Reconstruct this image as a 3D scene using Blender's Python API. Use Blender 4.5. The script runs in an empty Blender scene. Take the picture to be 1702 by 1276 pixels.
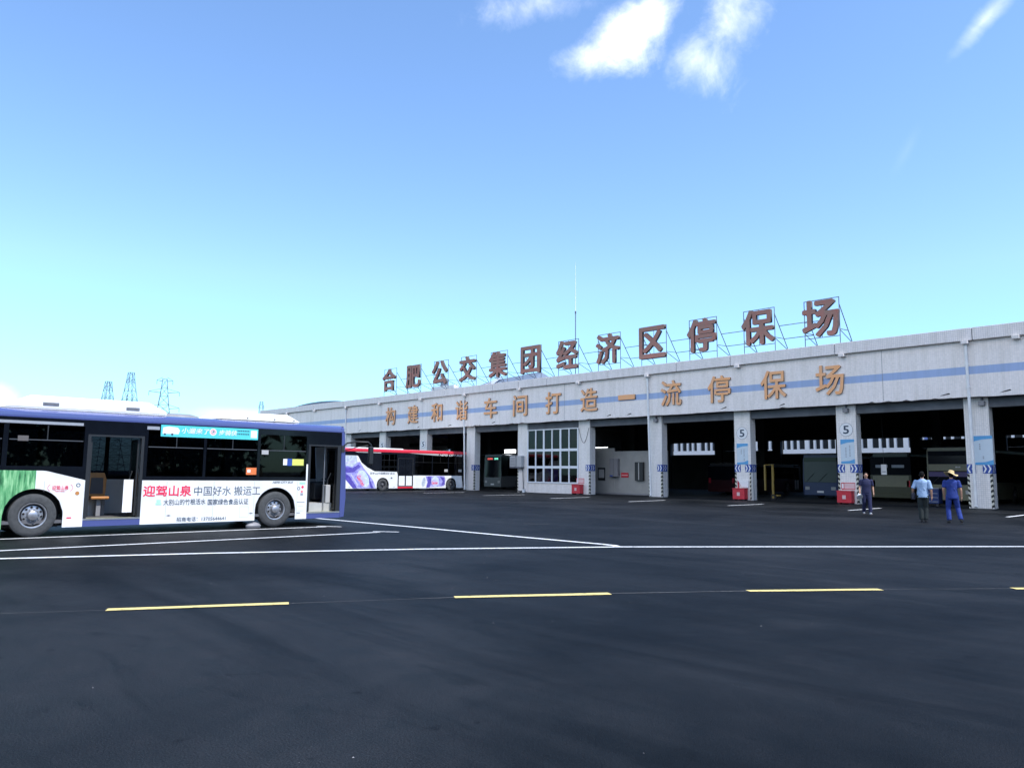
import bpy, bmesh, math, random
from mathutils import Vector, Matrix
random.seed(7)
R = math.radians
PI = math.pi
sc = bpy.context.scene
col = sc.collection

# ------------------------------------------------------------------ camera
cam = bpy.data.cameras.new('camera')
cam.sensor_width = 36.0
cam.lens = 36.0 * 1275.0 / 1702.0
cam.clip_start = 0.1
cam.clip_end = 3000
camo = bpy.data.objects.new('camera', cam)
col.objects.link(camo)
camo.matrix_world = (Matrix.Translation((0, 0, 1.55)) @ Matrix.Rotation(R(46.965), 4, 'Z')
                     @ Matrix.Rotation(R(96.6385), 4, 'X') @ Matrix.Rotation(R(0.593), 4, 'Z'))
sc.camera = camo

# ------------------------------------------------------------------ light, sky, exposure
SUN_EL, SUN_AZ = 56.0, 8.0          # azimuth from +X towards +Y
world = bpy.data.worlds.new('World')
sc.world = world
world.use_nodes = True
wn, wl = world.node_tree.nodes, world.node_tree.links
wn.clear()
wout = wn.new('ShaderNodeOutputWorld')
wbg = wn.new('ShaderNodeBackground')
wbg.inputs['Strength'].default_value = 0.15
sky = wn.new('ShaderNodeTexSky')
sky.sky_type = 'NISHITA'
sky.sun_disc = False
sky.sun_elevation = R(SUN_EL)
sky.sun_rotation = R(90.0 - SUN_AZ)
sky.air_density = 1.0
sky.dust_density = 0.45
sky.ozone_density = 1.6
wl.new(wbg.outputs[0], wout.inputs[0])


def wmath(op, a, b=None, clamp=False):
    n = wn.new('ShaderNodeMath')
    n.operation = op
    n.use_clamp = clamp
    for i, v in enumerate((a, b)):
        if v is None:
            continue
        if isinstance(v, (int, float)):
            n.inputs[i].default_value = v
        else:
            wl.new(v, n.inputs[i])
    return n.outputs[0]


wtc = wn.new('ShaderNodeTexCoord')
wdir = wtc.outputs['Generated']


def wnoise(scale, detail, rough, dist=0.0):
    n = wn.new('ShaderNodeTexNoise')
    n.inputs['Scale'].default_value = scale
    n.inputs['Detail'].default_value = detail
    n.inputs['Roughness'].default_value = rough
    n.inputs['Distortion'].default_value = dist
    wl.new(wdir, n.inputs['Vector'])
    return n.outputs[0]


nz_a = wnoise(9.0, 8, 0.62, 0.25)
nz_b = wnoise(24.0, 9, 0.68, 0.6)
nz = wmath('ADD', wmath('MULTIPLY', wmath('SUBTRACT', nz_a, 0.5), 2.6), wmath('MULTIPLY', wmath('SUBTRACT', nz_b, 0.5), 1.3))


def cloud(c, ang, ra, rb, dens, soft=1.1, lift=0.0, wisp=1.0):
    """one cloud: an ellipse of directions round c, its edge broken up by noise"""
    c = Vector(c).normalized()
    right = c.cross(Vector((0, 0, 1))).normalized()
    up = right.cross(c).normalized()
    a = right * math.cos(ang) + up * math.sin(ang)
    b = -right * math.sin(ang) + up * math.cos(ang)
    outs = []
    for v, r in ((a, ra), (b, rb)):
        n = wn.new('ShaderNodeVectorMath')
        n.operation = 'DOT_PRODUCT'
        wl.new(wdir, n.inputs[0])
        n.inputs[1].default_value = v / r
        outs.append(wmath('POWER', wmath('ABSOLUTE', n.outputs['Value']), 2.0))
    front = wn.new('ShaderNodeVectorMath')
    front.operation = 'DOT_PRODUCT'
    wl.new(wdir, front.inputs[0])
    front.inputs[1].default_value = c
    f = wmath('SUBTRACT', 1.0 + lift, wmath('SQRT', wmath('ADD', outs[0], outs[1])))
    f = wmath('ADD', f, wmath('MULTIPLY', nz, wisp))
    f = wmath('MULTIPLY', wmath('DIVIDE', f, soft, True), dens)
    return wmath('MULTIPLY', f, wmath('GREATER_THAN', front.outputs['Value'], 0.0))


clouds = [
    cloud((-0.563, 0.660, 0.496), R(14), 0.062, 0.024, 0.85, 1.9, 0.20, 0.9),
    cloud((-0.507, 0.686, 0.524), R(60), 0.040, 0.026, 0.95, 1.6, 0.20, 0.8),
    cloud((-0.534, 0.674, 0.512), R(25), 0.046, 0.034, 0.95, 1.5, 0.30, 0.8),
    cloud((-0.466, 0.746, 0.476), R(80), 0.046, 0.034, 0.66, 1.6, 0.30, 1.0),
    cloud((-0.436, 0.736, 0.518), R(72), 0.066, 0.033, 0.62, 1.6, 0.25, 1.1),
    cloud((-0.592, 0.598, 0.548), R(5), 0.080, 0.026, 0.6, 1.8, 0.10, 1.1),
    cloud((-0.214, 0.857, 0.466), R(42), 0.048, 0.013, 0.55, 1.3, 0.0, 0.6),
    cloud((-0.300, 0.882, 0.365), R(60), 0.040, 0.010, 0.12, 1.3, 0.0, 0.5),
    cloud((-0.984, 0.150, 0.062), R(0), 0.034, 0.034, 0.9, 1.0, 0.1, 0.25),
    cloud((-0.915, 0.398, 0.068), R(0), 0.075, 0.012, 0.6, 1.4, 0.0, 0.25),
    
    cloud((0.35, -0.80, 0.45), R(8), 0.60, 0.26, 0.95, 0.9, 0.1, 0.8),  # from here on: unseen clouds behind the camera, added to brighten the facade
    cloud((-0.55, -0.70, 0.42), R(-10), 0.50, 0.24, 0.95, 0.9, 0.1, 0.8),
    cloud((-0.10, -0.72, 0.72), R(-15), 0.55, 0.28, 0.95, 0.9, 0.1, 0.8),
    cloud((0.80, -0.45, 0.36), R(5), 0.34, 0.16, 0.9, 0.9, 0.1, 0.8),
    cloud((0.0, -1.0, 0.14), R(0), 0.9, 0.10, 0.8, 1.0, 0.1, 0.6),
]
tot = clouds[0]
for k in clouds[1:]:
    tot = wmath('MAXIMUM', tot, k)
# colour of the clear sky: the physical sky, a little less saturated towards the bottom
hs = wn.new('ShaderNodeHueSaturation')
hs.inputs['Saturation'].default_value = 1.0
hs.inputs['Value'].default_value = 1.0
wl.new(sky.outputs[0], hs.inputs['Color'])
tint = wn.new('ShaderNodeMixRGB')
tint.blend_type = 'MULTIPLY'
tint.inputs[0].default_value = 1.0
tint.inputs[2].default_value = (0.775, 0.905, 1.04, 1)
wl.new(hs.outputs[0], tint.inputs[1])
# the lowest air is a little greener-blue than the model's
wsep = wn.new('ShaderNodeSeparateXYZ')
wl.new(wdir, wsep.inputs[0])
low = wmath('SUBTRACT', 1.0, wmath('MULTIPLY', wmath('ABSOLUTE', wsep.outputs[2]), 4.2, True), True)
tlow = wn.new('ShaderNodeMixRGB')
tlow.inputs[1].default_value = (0.775, 0.905, 1.04, 1)
tlow.inputs[2].default_value = (0.40, 0.76, 0.96, 1)
wl.new(low, tlow.inputs[0])
wl.new(tlow.outputs[0], tint.inputs[2])
mixc = wn.new('ShaderNodeMixRGB')
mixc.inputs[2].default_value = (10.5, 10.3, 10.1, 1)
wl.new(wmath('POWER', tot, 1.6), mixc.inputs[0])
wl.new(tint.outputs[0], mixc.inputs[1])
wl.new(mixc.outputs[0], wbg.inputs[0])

sun = bpy.data.lights.new('sun', 'SUN')
sun.energy = 2.9
sun.angle = R(0.53)
sun.color = (1.0, 0.965, 0.91)
suno = bpy.data.objects.new('sun', sun)
col.objects.link(suno)
sd = Vector((math.cos(R(SUN_EL)) * math.cos(R(SUN_AZ)), math.cos(R(SUN_EL)) * math.sin(R(SUN_AZ)), math.sin(R(SUN_EL))))
suno.rotation_euler = sd.to_track_quat('Z', 'Y').to_euler()
suno.location = sd * 60

sc.view_settings.view_transform = 'Standard'
sc.view_settings.look = 'None'
sc.view_settings.exposure = 0.95
sc.view_settings.gamma = 1.0
sc.view_settings.use_curve_mapping = False
sc.render.engine = 'CYCLES'
sc.cycles.max_bounces = 8
sc.cycles.transparent_max_bounces = 12


# ------------------------------------------------------------------ materials
def new_mat(name):
    m = bpy.data.materials.new(name)
    m.use_nodes = True
    nt = m.node_tree
    b = nt.nodes['Principled BSDF']
    return m, nt, b


def pm(name, c, rough=0.6, metal=0.0, var=0.12, scale=6.0, bump=0.0, bscale=60.0, c2=None, spec=None, emit=0.0, coat=0.0):
    m, nt, b = new_mat(name)
    N, L = nt.nodes, nt.links
    tc = N.new('ShaderNodeTexCoord')
    nz = N.new('ShaderNodeTexNoise')
    nz.inputs['Scale'].default_value = scale
    nz.inputs['Detail'].default_value = 6
    L.new(tc.outputs['Object'], nz.inputs['Vector'])
    cr = N.new('ShaderNodeValToRGB')
    cr.color_ramp.elements[0].position = 0.3
    cr.color_ramp.elements[1].position = 0.72
    c = tuple(c)
    d = c2 if c2 else tuple(x * (1 - var) for x in c)
    cr.color_ramp.elements[0].color = (*d, 1)
    cr.color_ramp.elements[1].color = (*c, 1)
    L.new(nz.outputs[0], cr.inputs[0])
    L.new(cr.outputs[0], b.inputs['Base Color'])
    b.inputs['Roughness'].default_value = rough
    b.inputs['Metallic'].default_value = metal
    if spec is not None:
        b.inputs['Specular IOR Level'].default_value = spec
    if coat:
        b.inputs['Coat Weight'].default_value = coat
        b.inputs['Coat Roughness'].default_value = 0.08
    if emit:
        b.inputs['Emission Color'].default_value = (*c, 1)
        b.inputs['Emission Strength'].default_value = emit
    if bump:
        n2 = N.new('ShaderNodeTexNoise')
        n2.inputs['Scale'].default_value = bscale
        n2.inputs['Detail'].default_value = 4
        L.new(tc.outputs['Object'], n2.inputs['Vector'])
        bp = N.new('ShaderNodeBump')
        bp.inputs['Strength'].default_value = bump
        bp.inputs['Distance'].default_value = 0.02
        L.new(n2.outputs[0], bp.inputs['Height'])
        L.new(bp.outputs[0], b.inputs['Normal'])
    return m


def glass_mat(name, tintc, rough=0.02):
    m = bpy.data.materials.new(name)
    m.use_nodes = True
    N, L = m.node_tree.nodes, m.node_tree.links
    N.clear()
    o = N.new('ShaderNodeOutputMaterial')
    mx = N.new('ShaderNodeMixShader')
    fr = N.new('ShaderNodeFresnel')
    fr.inputs[0].default_value = 1.33
    tr = N.new('ShaderNodeBsdfTransparent')
    tr.inputs[0].default_value = (*tintc, 1)
    gl = N.new('ShaderNodeBsdfGlossy')
    gl.inputs['Roughness'].default_value = rough
    tc = N.new('ShaderNodeTexCoord')
    nz = N.new('ShaderNodeTexNoise')
    nz.inputs['Scale'].default_value = 1.3
    L.new(tc.outputs['Object'], nz.inputs['Vector'])
    bp = N.new('ShaderNodeBump')
    bp.inputs['Strength'].default_value = 0.015
    bp.inputs['Distance'].default_value = 0.01
    L.new(nz.outputs[0], bp.inputs['Height'])
    L.new(bp.outputs[0], gl.inputs['Normal'])
    L.new(fr.outputs[0], mx.inputs[0])
    L.new(tr.outputs[0], mx.inputs[1])
    L.new(gl.outputs[0], mx.inputs[2])
    L.new(mx.outputs[0], o.inputs[0])
    return m


def tile_mat(name, base, grout, size=0.1, mortar=0.008, stain=True, stripe=None):
    """small square ceramic tiles; the same grid runs over every face of the facade"""
    m, nt, b = new_mat(name)
    N, L = nt.nodes, nt.links
    geo = N.new('ShaderNodeNewGeometry')
    sx = N.new('ShaderNodeSeparateXYZ')
    L.new(geo.outputs['Position'], sx.inputs[0])
    ad = N.new('ShaderNodeMath')
    ad.operation = 'ADD'
    L.new(sx.outputs[0], ad.inputs[0])
    L.new(sx.outputs[1], ad.inputs[1])
    cb = N.new('ShaderNodeCombineXYZ')
    L.new(ad.outputs[0], cb.inputs[0])
    L.new(sx.outputs[2], cb.inputs[1])
    br = N.new('ShaderNodeTexBrick')
    br.offset = 0.0
    br.squash = 1.0
    br.inputs['Scale'].default_value = 1.0
    br.inputs['Brick Width'].default_value = size
    br.inputs['Row Height'].default_value = size
    br.inputs['Mortar Size'].default_value = mortar
    br.inputs['Mortar Smooth'].default_value = 0.3
    br.inputs['Color1'].default_value = (*base, 1)
    br.inputs['Color2'].default_value = (*[x * 0.9 for x in base], 1)
    br.inputs['Mortar'].default_value = (*grout, 1)
    L.new(cb.outputs[0], br.inputs['Vector'])
    colr = br.outputs['Color']
    if stripe:
        z0, z1, sc_ = stripe
        g1 = N.new('ShaderNodeMath'); g1.operation = 'GREATER_THAN'; g1.inputs[1].default_value = z0
        g2 = N.new('ShaderNodeMath'); g2.operation = 'LESS_THAN'; g2.inputs[1].default_value = z1
        L.new(sx.outputs[2], g1.inputs[0]); L.new(sx.outputs[2], g2.inputs[0])
        mu = N.new('ShaderNodeMath'); mu.operation = 'MULTIPLY'
        L.new(g1.outputs[0], mu.inputs[0]); L.new(g2.outputs[0], mu.inputs[1])
        mx = N.new('ShaderNodeMixRGB')
        L.new(mu.outputs[0], mx.inputs[0]); L.new(colr, mx.inputs[1])
        mx.inputs[2].default_value = (*sc_, 1)
        colr = mx.outputs[0]
    if stain:
        mp = N.new('ShaderNodeMapping')
        mp.inputs['Scale'].default_value = (2.6, 2.6, 0.20)
        L.new(geo.outputs['Position'], mp.inputs[0])
        nz = N.new('ShaderNodeTexNoise')
        nz.inputs['Scale'].default_value = 1.2
        nz.inputs['Detail'].default_value = 9
        nz.inputs['Roughness'].default_value = 0.65
        L.new(mp.outputs[0], nz.inputs['Vector'])
        cr = N.new('ShaderNodeValToRGB')
        cr.color_ramp.elements[0].position = 0.30
        cr.color_ramp.elements[0].color = (0.82, 0.82, 0.79, 1)
        cr.color_ramp.elements[1].position = 0.56
        cr.color_ramp.elements[1].color = (1, 1, 1, 1)
        L.new(nz.outputs[0], cr.inputs[0])
        mx = N.new('ShaderNodeMixRGB')
        mx.blend_type = 'MULTIPLY'
        mx.inputs[0].default_value = 0.8
        L.new(colr, mx.inputs[1]); L.new(cr.outputs[0], mx.inputs[2])
        colr = mx.outputs[0]
    L.new(colr, b.inputs['Base Color'])
    b.inputs['Roughness'].default_value = 0.42
    bp = N.new('ShaderNodeBump')
    bp.inputs['Strength'].default_value = 0.25
    bp.inputs['Distance'].default_value = 0.003
    L.new(br.outputs['Fac'], bp.inputs['Height'])
    bp.invert = True
    L.new(bp.outputs[0], b.inputs['Normal'])
    return m


def asphalt_mat():
    m, nt, b = new_mat('asphalt')
    N, L = nt.nodes, nt.links
    geo = N.new('ShaderNodeNewGeometry')

    def noise(scale, detail, rough, mapping=None, dist=0.0):
        n = N.new('ShaderNodeTexNoise')
        n.inputs['Scale'].default_value = scale
        n.inputs['Detail'].default_value = detail
        n.inputs['Roughness'].default_value = rough
        n.inputs['Distortion'].default_value = dist
        if mapping:
            mp = N.new('ShaderNodeMapping')
            mp.inputs['Rotation'].default_value = (0, 0, mapping[0])
            mp.inputs['Scale'].default_value = (mapping[1], mapping[2], 1)
            L.new(geo.outputs['Position'], mp.inputs[0])
            L.new(mp.outputs[0], n.inputs['Vector'])
        else:
            L.new(geo.outputs['Position'], n.inputs['Vector'])
        return n.outputs[0]

    def ramp(v, p0, c0, p1, c1):
        r = N.new('ShaderNodeValToRGB')
        r.color_ramp.elements[0].position = p0
        r.color_ramp.elements[0].color = (*c0, 1)
        r.color_ramp.elements[1].position = p1
        r.color_ramp.elements[1].color = (*c1, 1)
        L.new(v, r.inputs[0])
        return r.outputs[0]

    def mul(a, c, f=1.0):
        x = N.new('ShaderNodeMixRGB')
        x.blend_type = 'MULTIPLY'
        x.inputs[0].default_value = f
        L.new(a, x.inputs[1]); L.new(c, x.inputs[2])
        return x.outputs[0]

    big = noise(0.22, 6, 0.6, None, 0.5)
    base = ramp(big, 0.38, (0.0030, 0.0040, 0.0052), 0.62, (0.0140, 0.0155, 0.0175))
    streak = noise(0.5, 5, 0.65, (R(42), 0.25, 1.6), 0.8)
    base = mul(base, ramp(streak, 0.38, (0.46, 0.50, 0.52), 0.56, (1.10, 1.10, 1.10)), 0.9)
    mid = noise(2.6, 6, 0.7)
    base = mul(base, ramp(mid, 0.3, (0.68, 0.72, 0.72), 0.7, (1.2, 1.16, 1.18)))
    fine = noise(85.0, 3, 0.75)
    base = mul(base, ramp(fine, 0.38, (0.3, 0.3, 0.32), 0.64, (1.9, 1.9, 1.9)), 0.9)
    # dark tyre smears and oil stains
    oil = noise(0.9, 4, 0.6, (R(-35), 0.35, 1.3), 1.4)
    base = mul(base, ramp(oil, 0.32, (0.55, 0.6, 0.6), 0.42, (1, 1, 1)), 1.0)
    spot = noise(3.2, 3, 0.5, None, 0.6)
    base = mul(base, ramp(spot, 0.26, (0.5, 0.5, 0.5), 0.31, (1, 1, 1)), 1.0)
    # pale scuffs and dust
    sc1 = noise(1.1, 8, 0.72, (R(20), 0.5, 1.5), 0.3)
    fac = ramp(sc1, 0.66, (0, 0, 0), 0.80, (1, 1, 1))
    mx = N.new('ShaderNodeMixRGB')
    L.new(fac, mx.inputs[0]); L.new(base, mx.inputs[1])
    mx.inputs[2].default_value = (0.022, 0.024, 0.026, 1)
    L.new(mx.outputs[0], b.inputs['Base Color'])
    rr = N.new('ShaderNodeMapRange')
    L.new(mid, rr.inputs[0])
    rr.inputs[3].default_value = 0.50
    rr.inputs[4].default_value = 0.68
    L.new(rr.outputs[0], b.inputs['Roughness'])
    b.inputs['Specular IOR Level'].default_value = 0.09
    bp = N.new('ShaderNodeBump')
    bp.inputs['Strength'].default_value = 0.6
    bp.inputs['Distance'].default_value = 0.006
    L.new(fine, bp.inputs['Height'])
    L.new(bp.outputs[0], b.inputs['Normal'])
    return m


def paint_mat(name, c, wear=0.55):
    """road paint worn through to the asphalt here and there"""
    m, nt, b = new_mat(name)
    N, L = nt.nodes, nt.links
    geo = N.new('ShaderNodeNewGeometry')
    n = N.new('ShaderNodeTexNoise')
    n.inputs['Scale'].default_value = 9.0
    n.inputs['Detail'].default_value = 9
    n.inputs['Roughness'].default_value = 0.75
    L.new(geo.outputs['Position'], n.inputs['Vector'])
    cr = N.new('ShaderNodeValToRGB')
    cr.color_ramp.elements[0].position = 0.36
    cr.color_ramp.elements[0].color = (*[x * (1 - wear) for x in c], 1)
    cr.color_ramp.elements[1].position = 0.46
    cr.color_ramp.elements[1].color = (*c, 1)
    L.new(n.outputs[0], cr.inputs[0])
    L.new(cr.outputs[0], b.inputs['Base Color'])
    b.inputs['Roughness'].default_value = 0.6
    return m


def green_ad_mat():
    m, nt, b = new_mat('bamboo_print')
    N, L = nt.nodes, nt.links
    tc = N.new('ShaderNodeTexCoord')
    mp = N.new('ShaderNodeMapping')
    mp.inputs['Scale'].default_value = (1, 9, 1.2)
    L.new(tc.outputs['Object'], mp.inputs[0])
    n = N.new('ShaderNodeTexNoise')
    n.inputs['Scale'].default_value = 1.6
    n.inputs['Detail'].default_value = 7
    n.inputs['Roughness'].default_value = 0.6
    L.new(mp.outputs[0], n.inputs['Vector'])
    cr = N.new('ShaderNodeValToRGB')
    e = cr.color_ramp.elements
    e[0].position = 0.34; e[0].color = (0.02, 0.10, 0.04, 1)
    e[1].position = 0.70; e[1].color = (0.42, 0.74, 0.40, 1)
    k = e.new(0.48); k.color = (0.10, 0.34, 0.14, 1)
    L.new(n.outputs[0], cr.inputs[0])
    L.new(cr.outputs[0], b.inputs['Base Color'])
    b.inputs['Roughness'].default_value = 0.3
    return m


M = {}
M['asphalt'] = asphalt_mat()
M['white_paint'] = paint_mat('road_white', (0.72, 0.73, 0.74), 0.8)
M['yellow_paint'] = paint_mat('road_yellow', (0.70, 0.56, 0.20), 0.6)
M['joint'] = pm('joint_sand', (0.16, 0.16, 0.16), 0.9, var=0.6, scale=20)
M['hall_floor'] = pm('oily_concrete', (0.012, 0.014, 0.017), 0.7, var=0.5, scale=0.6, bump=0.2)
M['tile'] = tile_mat('pillar_tiles', (0.88, 0.83, 0.80), (0.60, 0.58, 0.58), 0.1, 0.008)
M['fascia'] = tile_mat('fascia_tiles', (0.90, 0.82, 0.785), (0.74, 0.70, 0.69), 0.1, 0.007, True, (6.91, 7.32, (0.33, 0.43, 0.66)))
M['parapet'] = tile_mat('parapet_tiles', (0.90, 0.82, 0.79), (0.58, 0.55, 0.56), 0.1, 0.009)
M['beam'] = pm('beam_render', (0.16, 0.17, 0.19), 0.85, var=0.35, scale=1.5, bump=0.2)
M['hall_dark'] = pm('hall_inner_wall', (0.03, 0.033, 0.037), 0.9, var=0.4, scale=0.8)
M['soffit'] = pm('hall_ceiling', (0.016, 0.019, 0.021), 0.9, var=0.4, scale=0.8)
M['pipe'] = pm('white_pipe', (0.86, 0.85, 0.84), 0.4, var=0.15, scale=3)
M['upvc'] = pm('white_frame', (0.74, 0.76, 0.80), 0.4, var=0.06)
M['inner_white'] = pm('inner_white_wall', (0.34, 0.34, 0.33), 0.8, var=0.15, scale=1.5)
M['roof_metal'] = pm('blue_grey_roof', (0.16, 0.20, 0.27), 0.5, var=0.25, scale=1.0)
M['white_wall'] = pm('far_white_wall', (0.80, 0.81, 0.83), 0.8, var=0.06)
M['far_window'] = pm('far_window_glass', (0.03, 0.035, 0.04), 0.15, var=0.3)
M['far_blue'] = pm('far_blue_panel', (0.16, 0.22, 0.52), 0.5)
M['rust_face'] = pm('letter_face_brown', (0.38, 0.15, 0.125), 0.75, var=0.2, scale=2.5, c2=(0.29, 0.185, 0.15))
M['rust_side'] = pm('letter_side', (0.10, 0.075, 0.07), 0.8, var=0.3, scale=3)
M['orange_face'] = pm('letter_face_orange', (0.90, 0.40, 0.15), 0.55, scale=1.6, c2=(0.80, 0.44, 0.24))
M['orange_side'] = pm('letter_side_orange', (0.34, 0.22, 0.15), 0.7, var=0.3)
M['steel'] = pm('sign_steel', (0.16, 0.17, 0.21), 0.55, 0.3, var=0.4, scale=5)
M['galv'] = pm('galvanised', (0.52, 0.56, 0.64), 0.5, 0.2)
M['pylon'] = pm('pylon_steel', (0.06, 0.065, 0.10), 0.7)
M['fibre'] = pm('white_fibreglass', (0.80, 0.86, 0.86), 0.4)
M['black'] = pm('black_rubber', (0.018, 0.018, 0.02), 0.6)
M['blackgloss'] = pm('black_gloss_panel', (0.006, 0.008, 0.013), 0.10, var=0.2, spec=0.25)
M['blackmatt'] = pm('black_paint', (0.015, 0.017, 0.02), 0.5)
M['glass'] = glass_mat('tinted_glass', (0.13, 0.14, 0.17))
M['darkglass'] = glass_mat('dark_film_glass', (0.012, 0.014, 0.018))
M['clear'] = glass_mat('clear_glass', (0.72, 0.76, 0.76))
M['hatglass'] = glass_mat('office_glass', (0.22, 0.23, 0.27))
M['slider'] = pm('slider_rail', (0.055, 0.06, 0.07), 0.5)
M['busgrey'] = pm('grey_bus_paint', (0.11, 0.12, 0.13), 0.4)
M['tyre'] = pm('tyre_rubber', (0.062, 0.066, 0.070), 0.85, var=0.35, scale=14, bump=0.3, bscale=90)
M['rim'] = pm('wheel_steel', (0.48, 0.48, 0.50), 0.38, 0.75, var=0.3, scale=12)
M['rimdark'] = pm('wheel_dark_steel', (0.14, 0.14, 0.15), 0.45, 0.5, var=0.4, scale=12)
M['hole'] = pm('wheel_hole', (0.006, 0.006, 0.007), 0.9)
M['buswhite'] = pm('bus_white_vinyl', (0.80, 0.81, 0.82), 0.28, var=0.14, scale=1.6, coat=0.3)
M['lav'] = pm('bus_lavender', (0.068, 0.088, 0.25), 0.24, var=0.08, scale=1.0, coat=0.5)
M['red'] = pm('bus_red', (0.62, 0.025, 0.05), 0.3, var=0.1, coat=0.3)
M['roofwhite'] = pm('bus_roof_white', (0.84, 0.84, 0.83), 0.45, var=0.05)
M['grey'] = pm('grey_plastic', (0.24, 0.24, 0.26), 0.55)
M['lightgrey'] = pm('light_grey_panel', (0.42, 0.42, 0.42), 0.5)
M['steelrail'] = pm('stainless_rail', (0.55, 0.55, 0.56), 0.3, 0.8)
M['seat'] = pm('orange_seat', (0.55, 0.24, 0.07), 0.45, c2=(0.42, 0.18, 0.05))
M['seatgrey'] = pm('seat_fabric', (0.11, 0.10, 0.10), 0.8)
M['buslinoleum'] = pm('bus_floor', (0.10, 0.10, 0.11), 0.6)
M['stepyellow'] = pm('step_edge', (0.46, 0.44, 0.20), 0.6, var=0.3)
M['green_ad'] = green_ad_mat()
M['cyan'] = pm('banner_cyan', (0.10, 0.62, 0.66), 0.35, var=0.15, scale=1.0)
M['pink'] = pm('advert_red', (0.78, 0.035, 0.10), 0.4, var=0.05)
M['ink'] = pm('advert_ink', (0.035, 0.06, 0.10), 0.4)
M['teal'] = pm('advert_green', (0.42, 0.74, 0.58), 0.4)
M['orange'] = pm('orange_sticker', (0.80, 0.20, 0.06), 0.4)
M['yellow'] = pm('yellow_sticker', (0.72, 0.74, 0.16), 0.4)
M['blue'] = pm('sign_blue', (0.030, 0.075, 0.34), 0.4, var=0.15)
M['poster'] = pm('poster_paper', (0.58, 0.66, 0.72), 0.5, var=0.06)
M['posterblue'] = pm('poster_blue', (0.10, 0.36, 0.66), 0.5, var=0.1)
M['white'] = pm('plain_white', (0.80, 0.80, 0.81), 0.5, var=0.04)
M['printgrey'] = pm('grey_print', (0.30, 0.32, 0.36), 0.5)
M['firered'] = pm('fire_box_red', (0.60, 0.025, 0.045), 0.4, var=0.2, scale=4)
M['firenotice'] = pm('fire_notice', (0.72, 0.50, 0.50), 0.5)
M['hazblack'] = pm('hazard_black', (0.015, 0.015, 0.015), 0.6)
M['hazwhite'] = pm('hazard_white', (0.62, 0.60, 0.50), 0.6, var=0.2)
M['purple'] = pm('bottle_purple', (0.16, 0.14, 0.52), 0.35, scale=5, c2=(0.46, 0.46, 0.80))
M['purpledk'] = pm('bottle_dark', (0.045, 0.035, 0.30), 0.35, scale=6, c2=(0.14, 0.11, 0.45))
M['purplelt'] = pm('bottle_pale', (0.62, 0.63, 0.82), 0.35, scale=4, c2=(0.40, 0.40, 0.70))
M['cap'] = pm('bottle_cap', (0.62, 0.68, 0.74), 0.4, scale=5, c2=(0.30, 0.36, 0.46))
M['blab'] = pm('bottle_label', (0.40, 0.55, 0.72), 0.4, scale=6, c2=(0.70, 0.72, 0.84))
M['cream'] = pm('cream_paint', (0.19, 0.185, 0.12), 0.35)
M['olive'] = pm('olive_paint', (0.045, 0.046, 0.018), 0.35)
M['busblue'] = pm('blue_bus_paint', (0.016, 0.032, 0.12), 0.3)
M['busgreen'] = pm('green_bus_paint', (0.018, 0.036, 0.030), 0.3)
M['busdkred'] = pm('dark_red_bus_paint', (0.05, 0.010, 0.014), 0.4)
M['band_purple'] = pm('purple_band', (0.07, 0.05, 0.15), 0.4)
M['gantry'] = pm('gantry_yellow', (0.34, 0.24, 0.06), 0.5, var=0.3)
M['lamp'] = pm('lamp_daylight_glow', (0.9, 0.95, 1.0), 0.5, emit=2.2, var=0.0)
M['ledred'] = pm('led_red', (0.9, 0.12, 0.10), 0.5, emit=0.9, var=0.0)
M['ledgreen'] = pm('led_green', (0.2, 0.85, 0.6), 0.5, emit=0.9, var=0.0)
M['skin'] = pm('skin', (0.44, 0.25, 0.17), 0.55, var=0.1)
M['hair'] = pm('black_hair', (0.006, 0.006, 0.006), 0.8, spec=0.1)
M['navy'] = pm('navy_overall', (0.010, 0.014, 0.065), 0.85, var=0.35, scale=9, bump=0.5, bscale=14)
M['royal'] = pm('royal_blue_cloth', (0.014, 0.042, 0.25), 0.85, var=0.3, scale=9, bump=0.5, bscale=14)
M['ltblue'] = pm('light_blue_cloth', (0.30, 0.44, 0.66), 0.85, var=0.2, scale=9, bump=0.5, bscale=14)
M['trouser'] = pm('black_trousers', (0.012, 0.020, 0.022), 0.85, var=0.3, scale=9, bump=0.5, bscale=14)
M['straw'] = pm('straw', (0.64, 0.48, 0.24), 0.8, var=0.25, scale=30, bump=0.4)
M['shoe'] = pm('black_shoe', (0.02, 0.02, 0.022), 0.5)
M['greyshoe'] = pm('grey_shoe', (0.36, 0.40, 0.46), 0.6)
M['bag'] = pm('dark_bag', (0.02, 0.022, 0.04), 0.5)
M['leaf'] = pm('hedge_leaf', (0.020, 0.027, 0.019), 0.7, var=0.5, scale=2)


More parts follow.
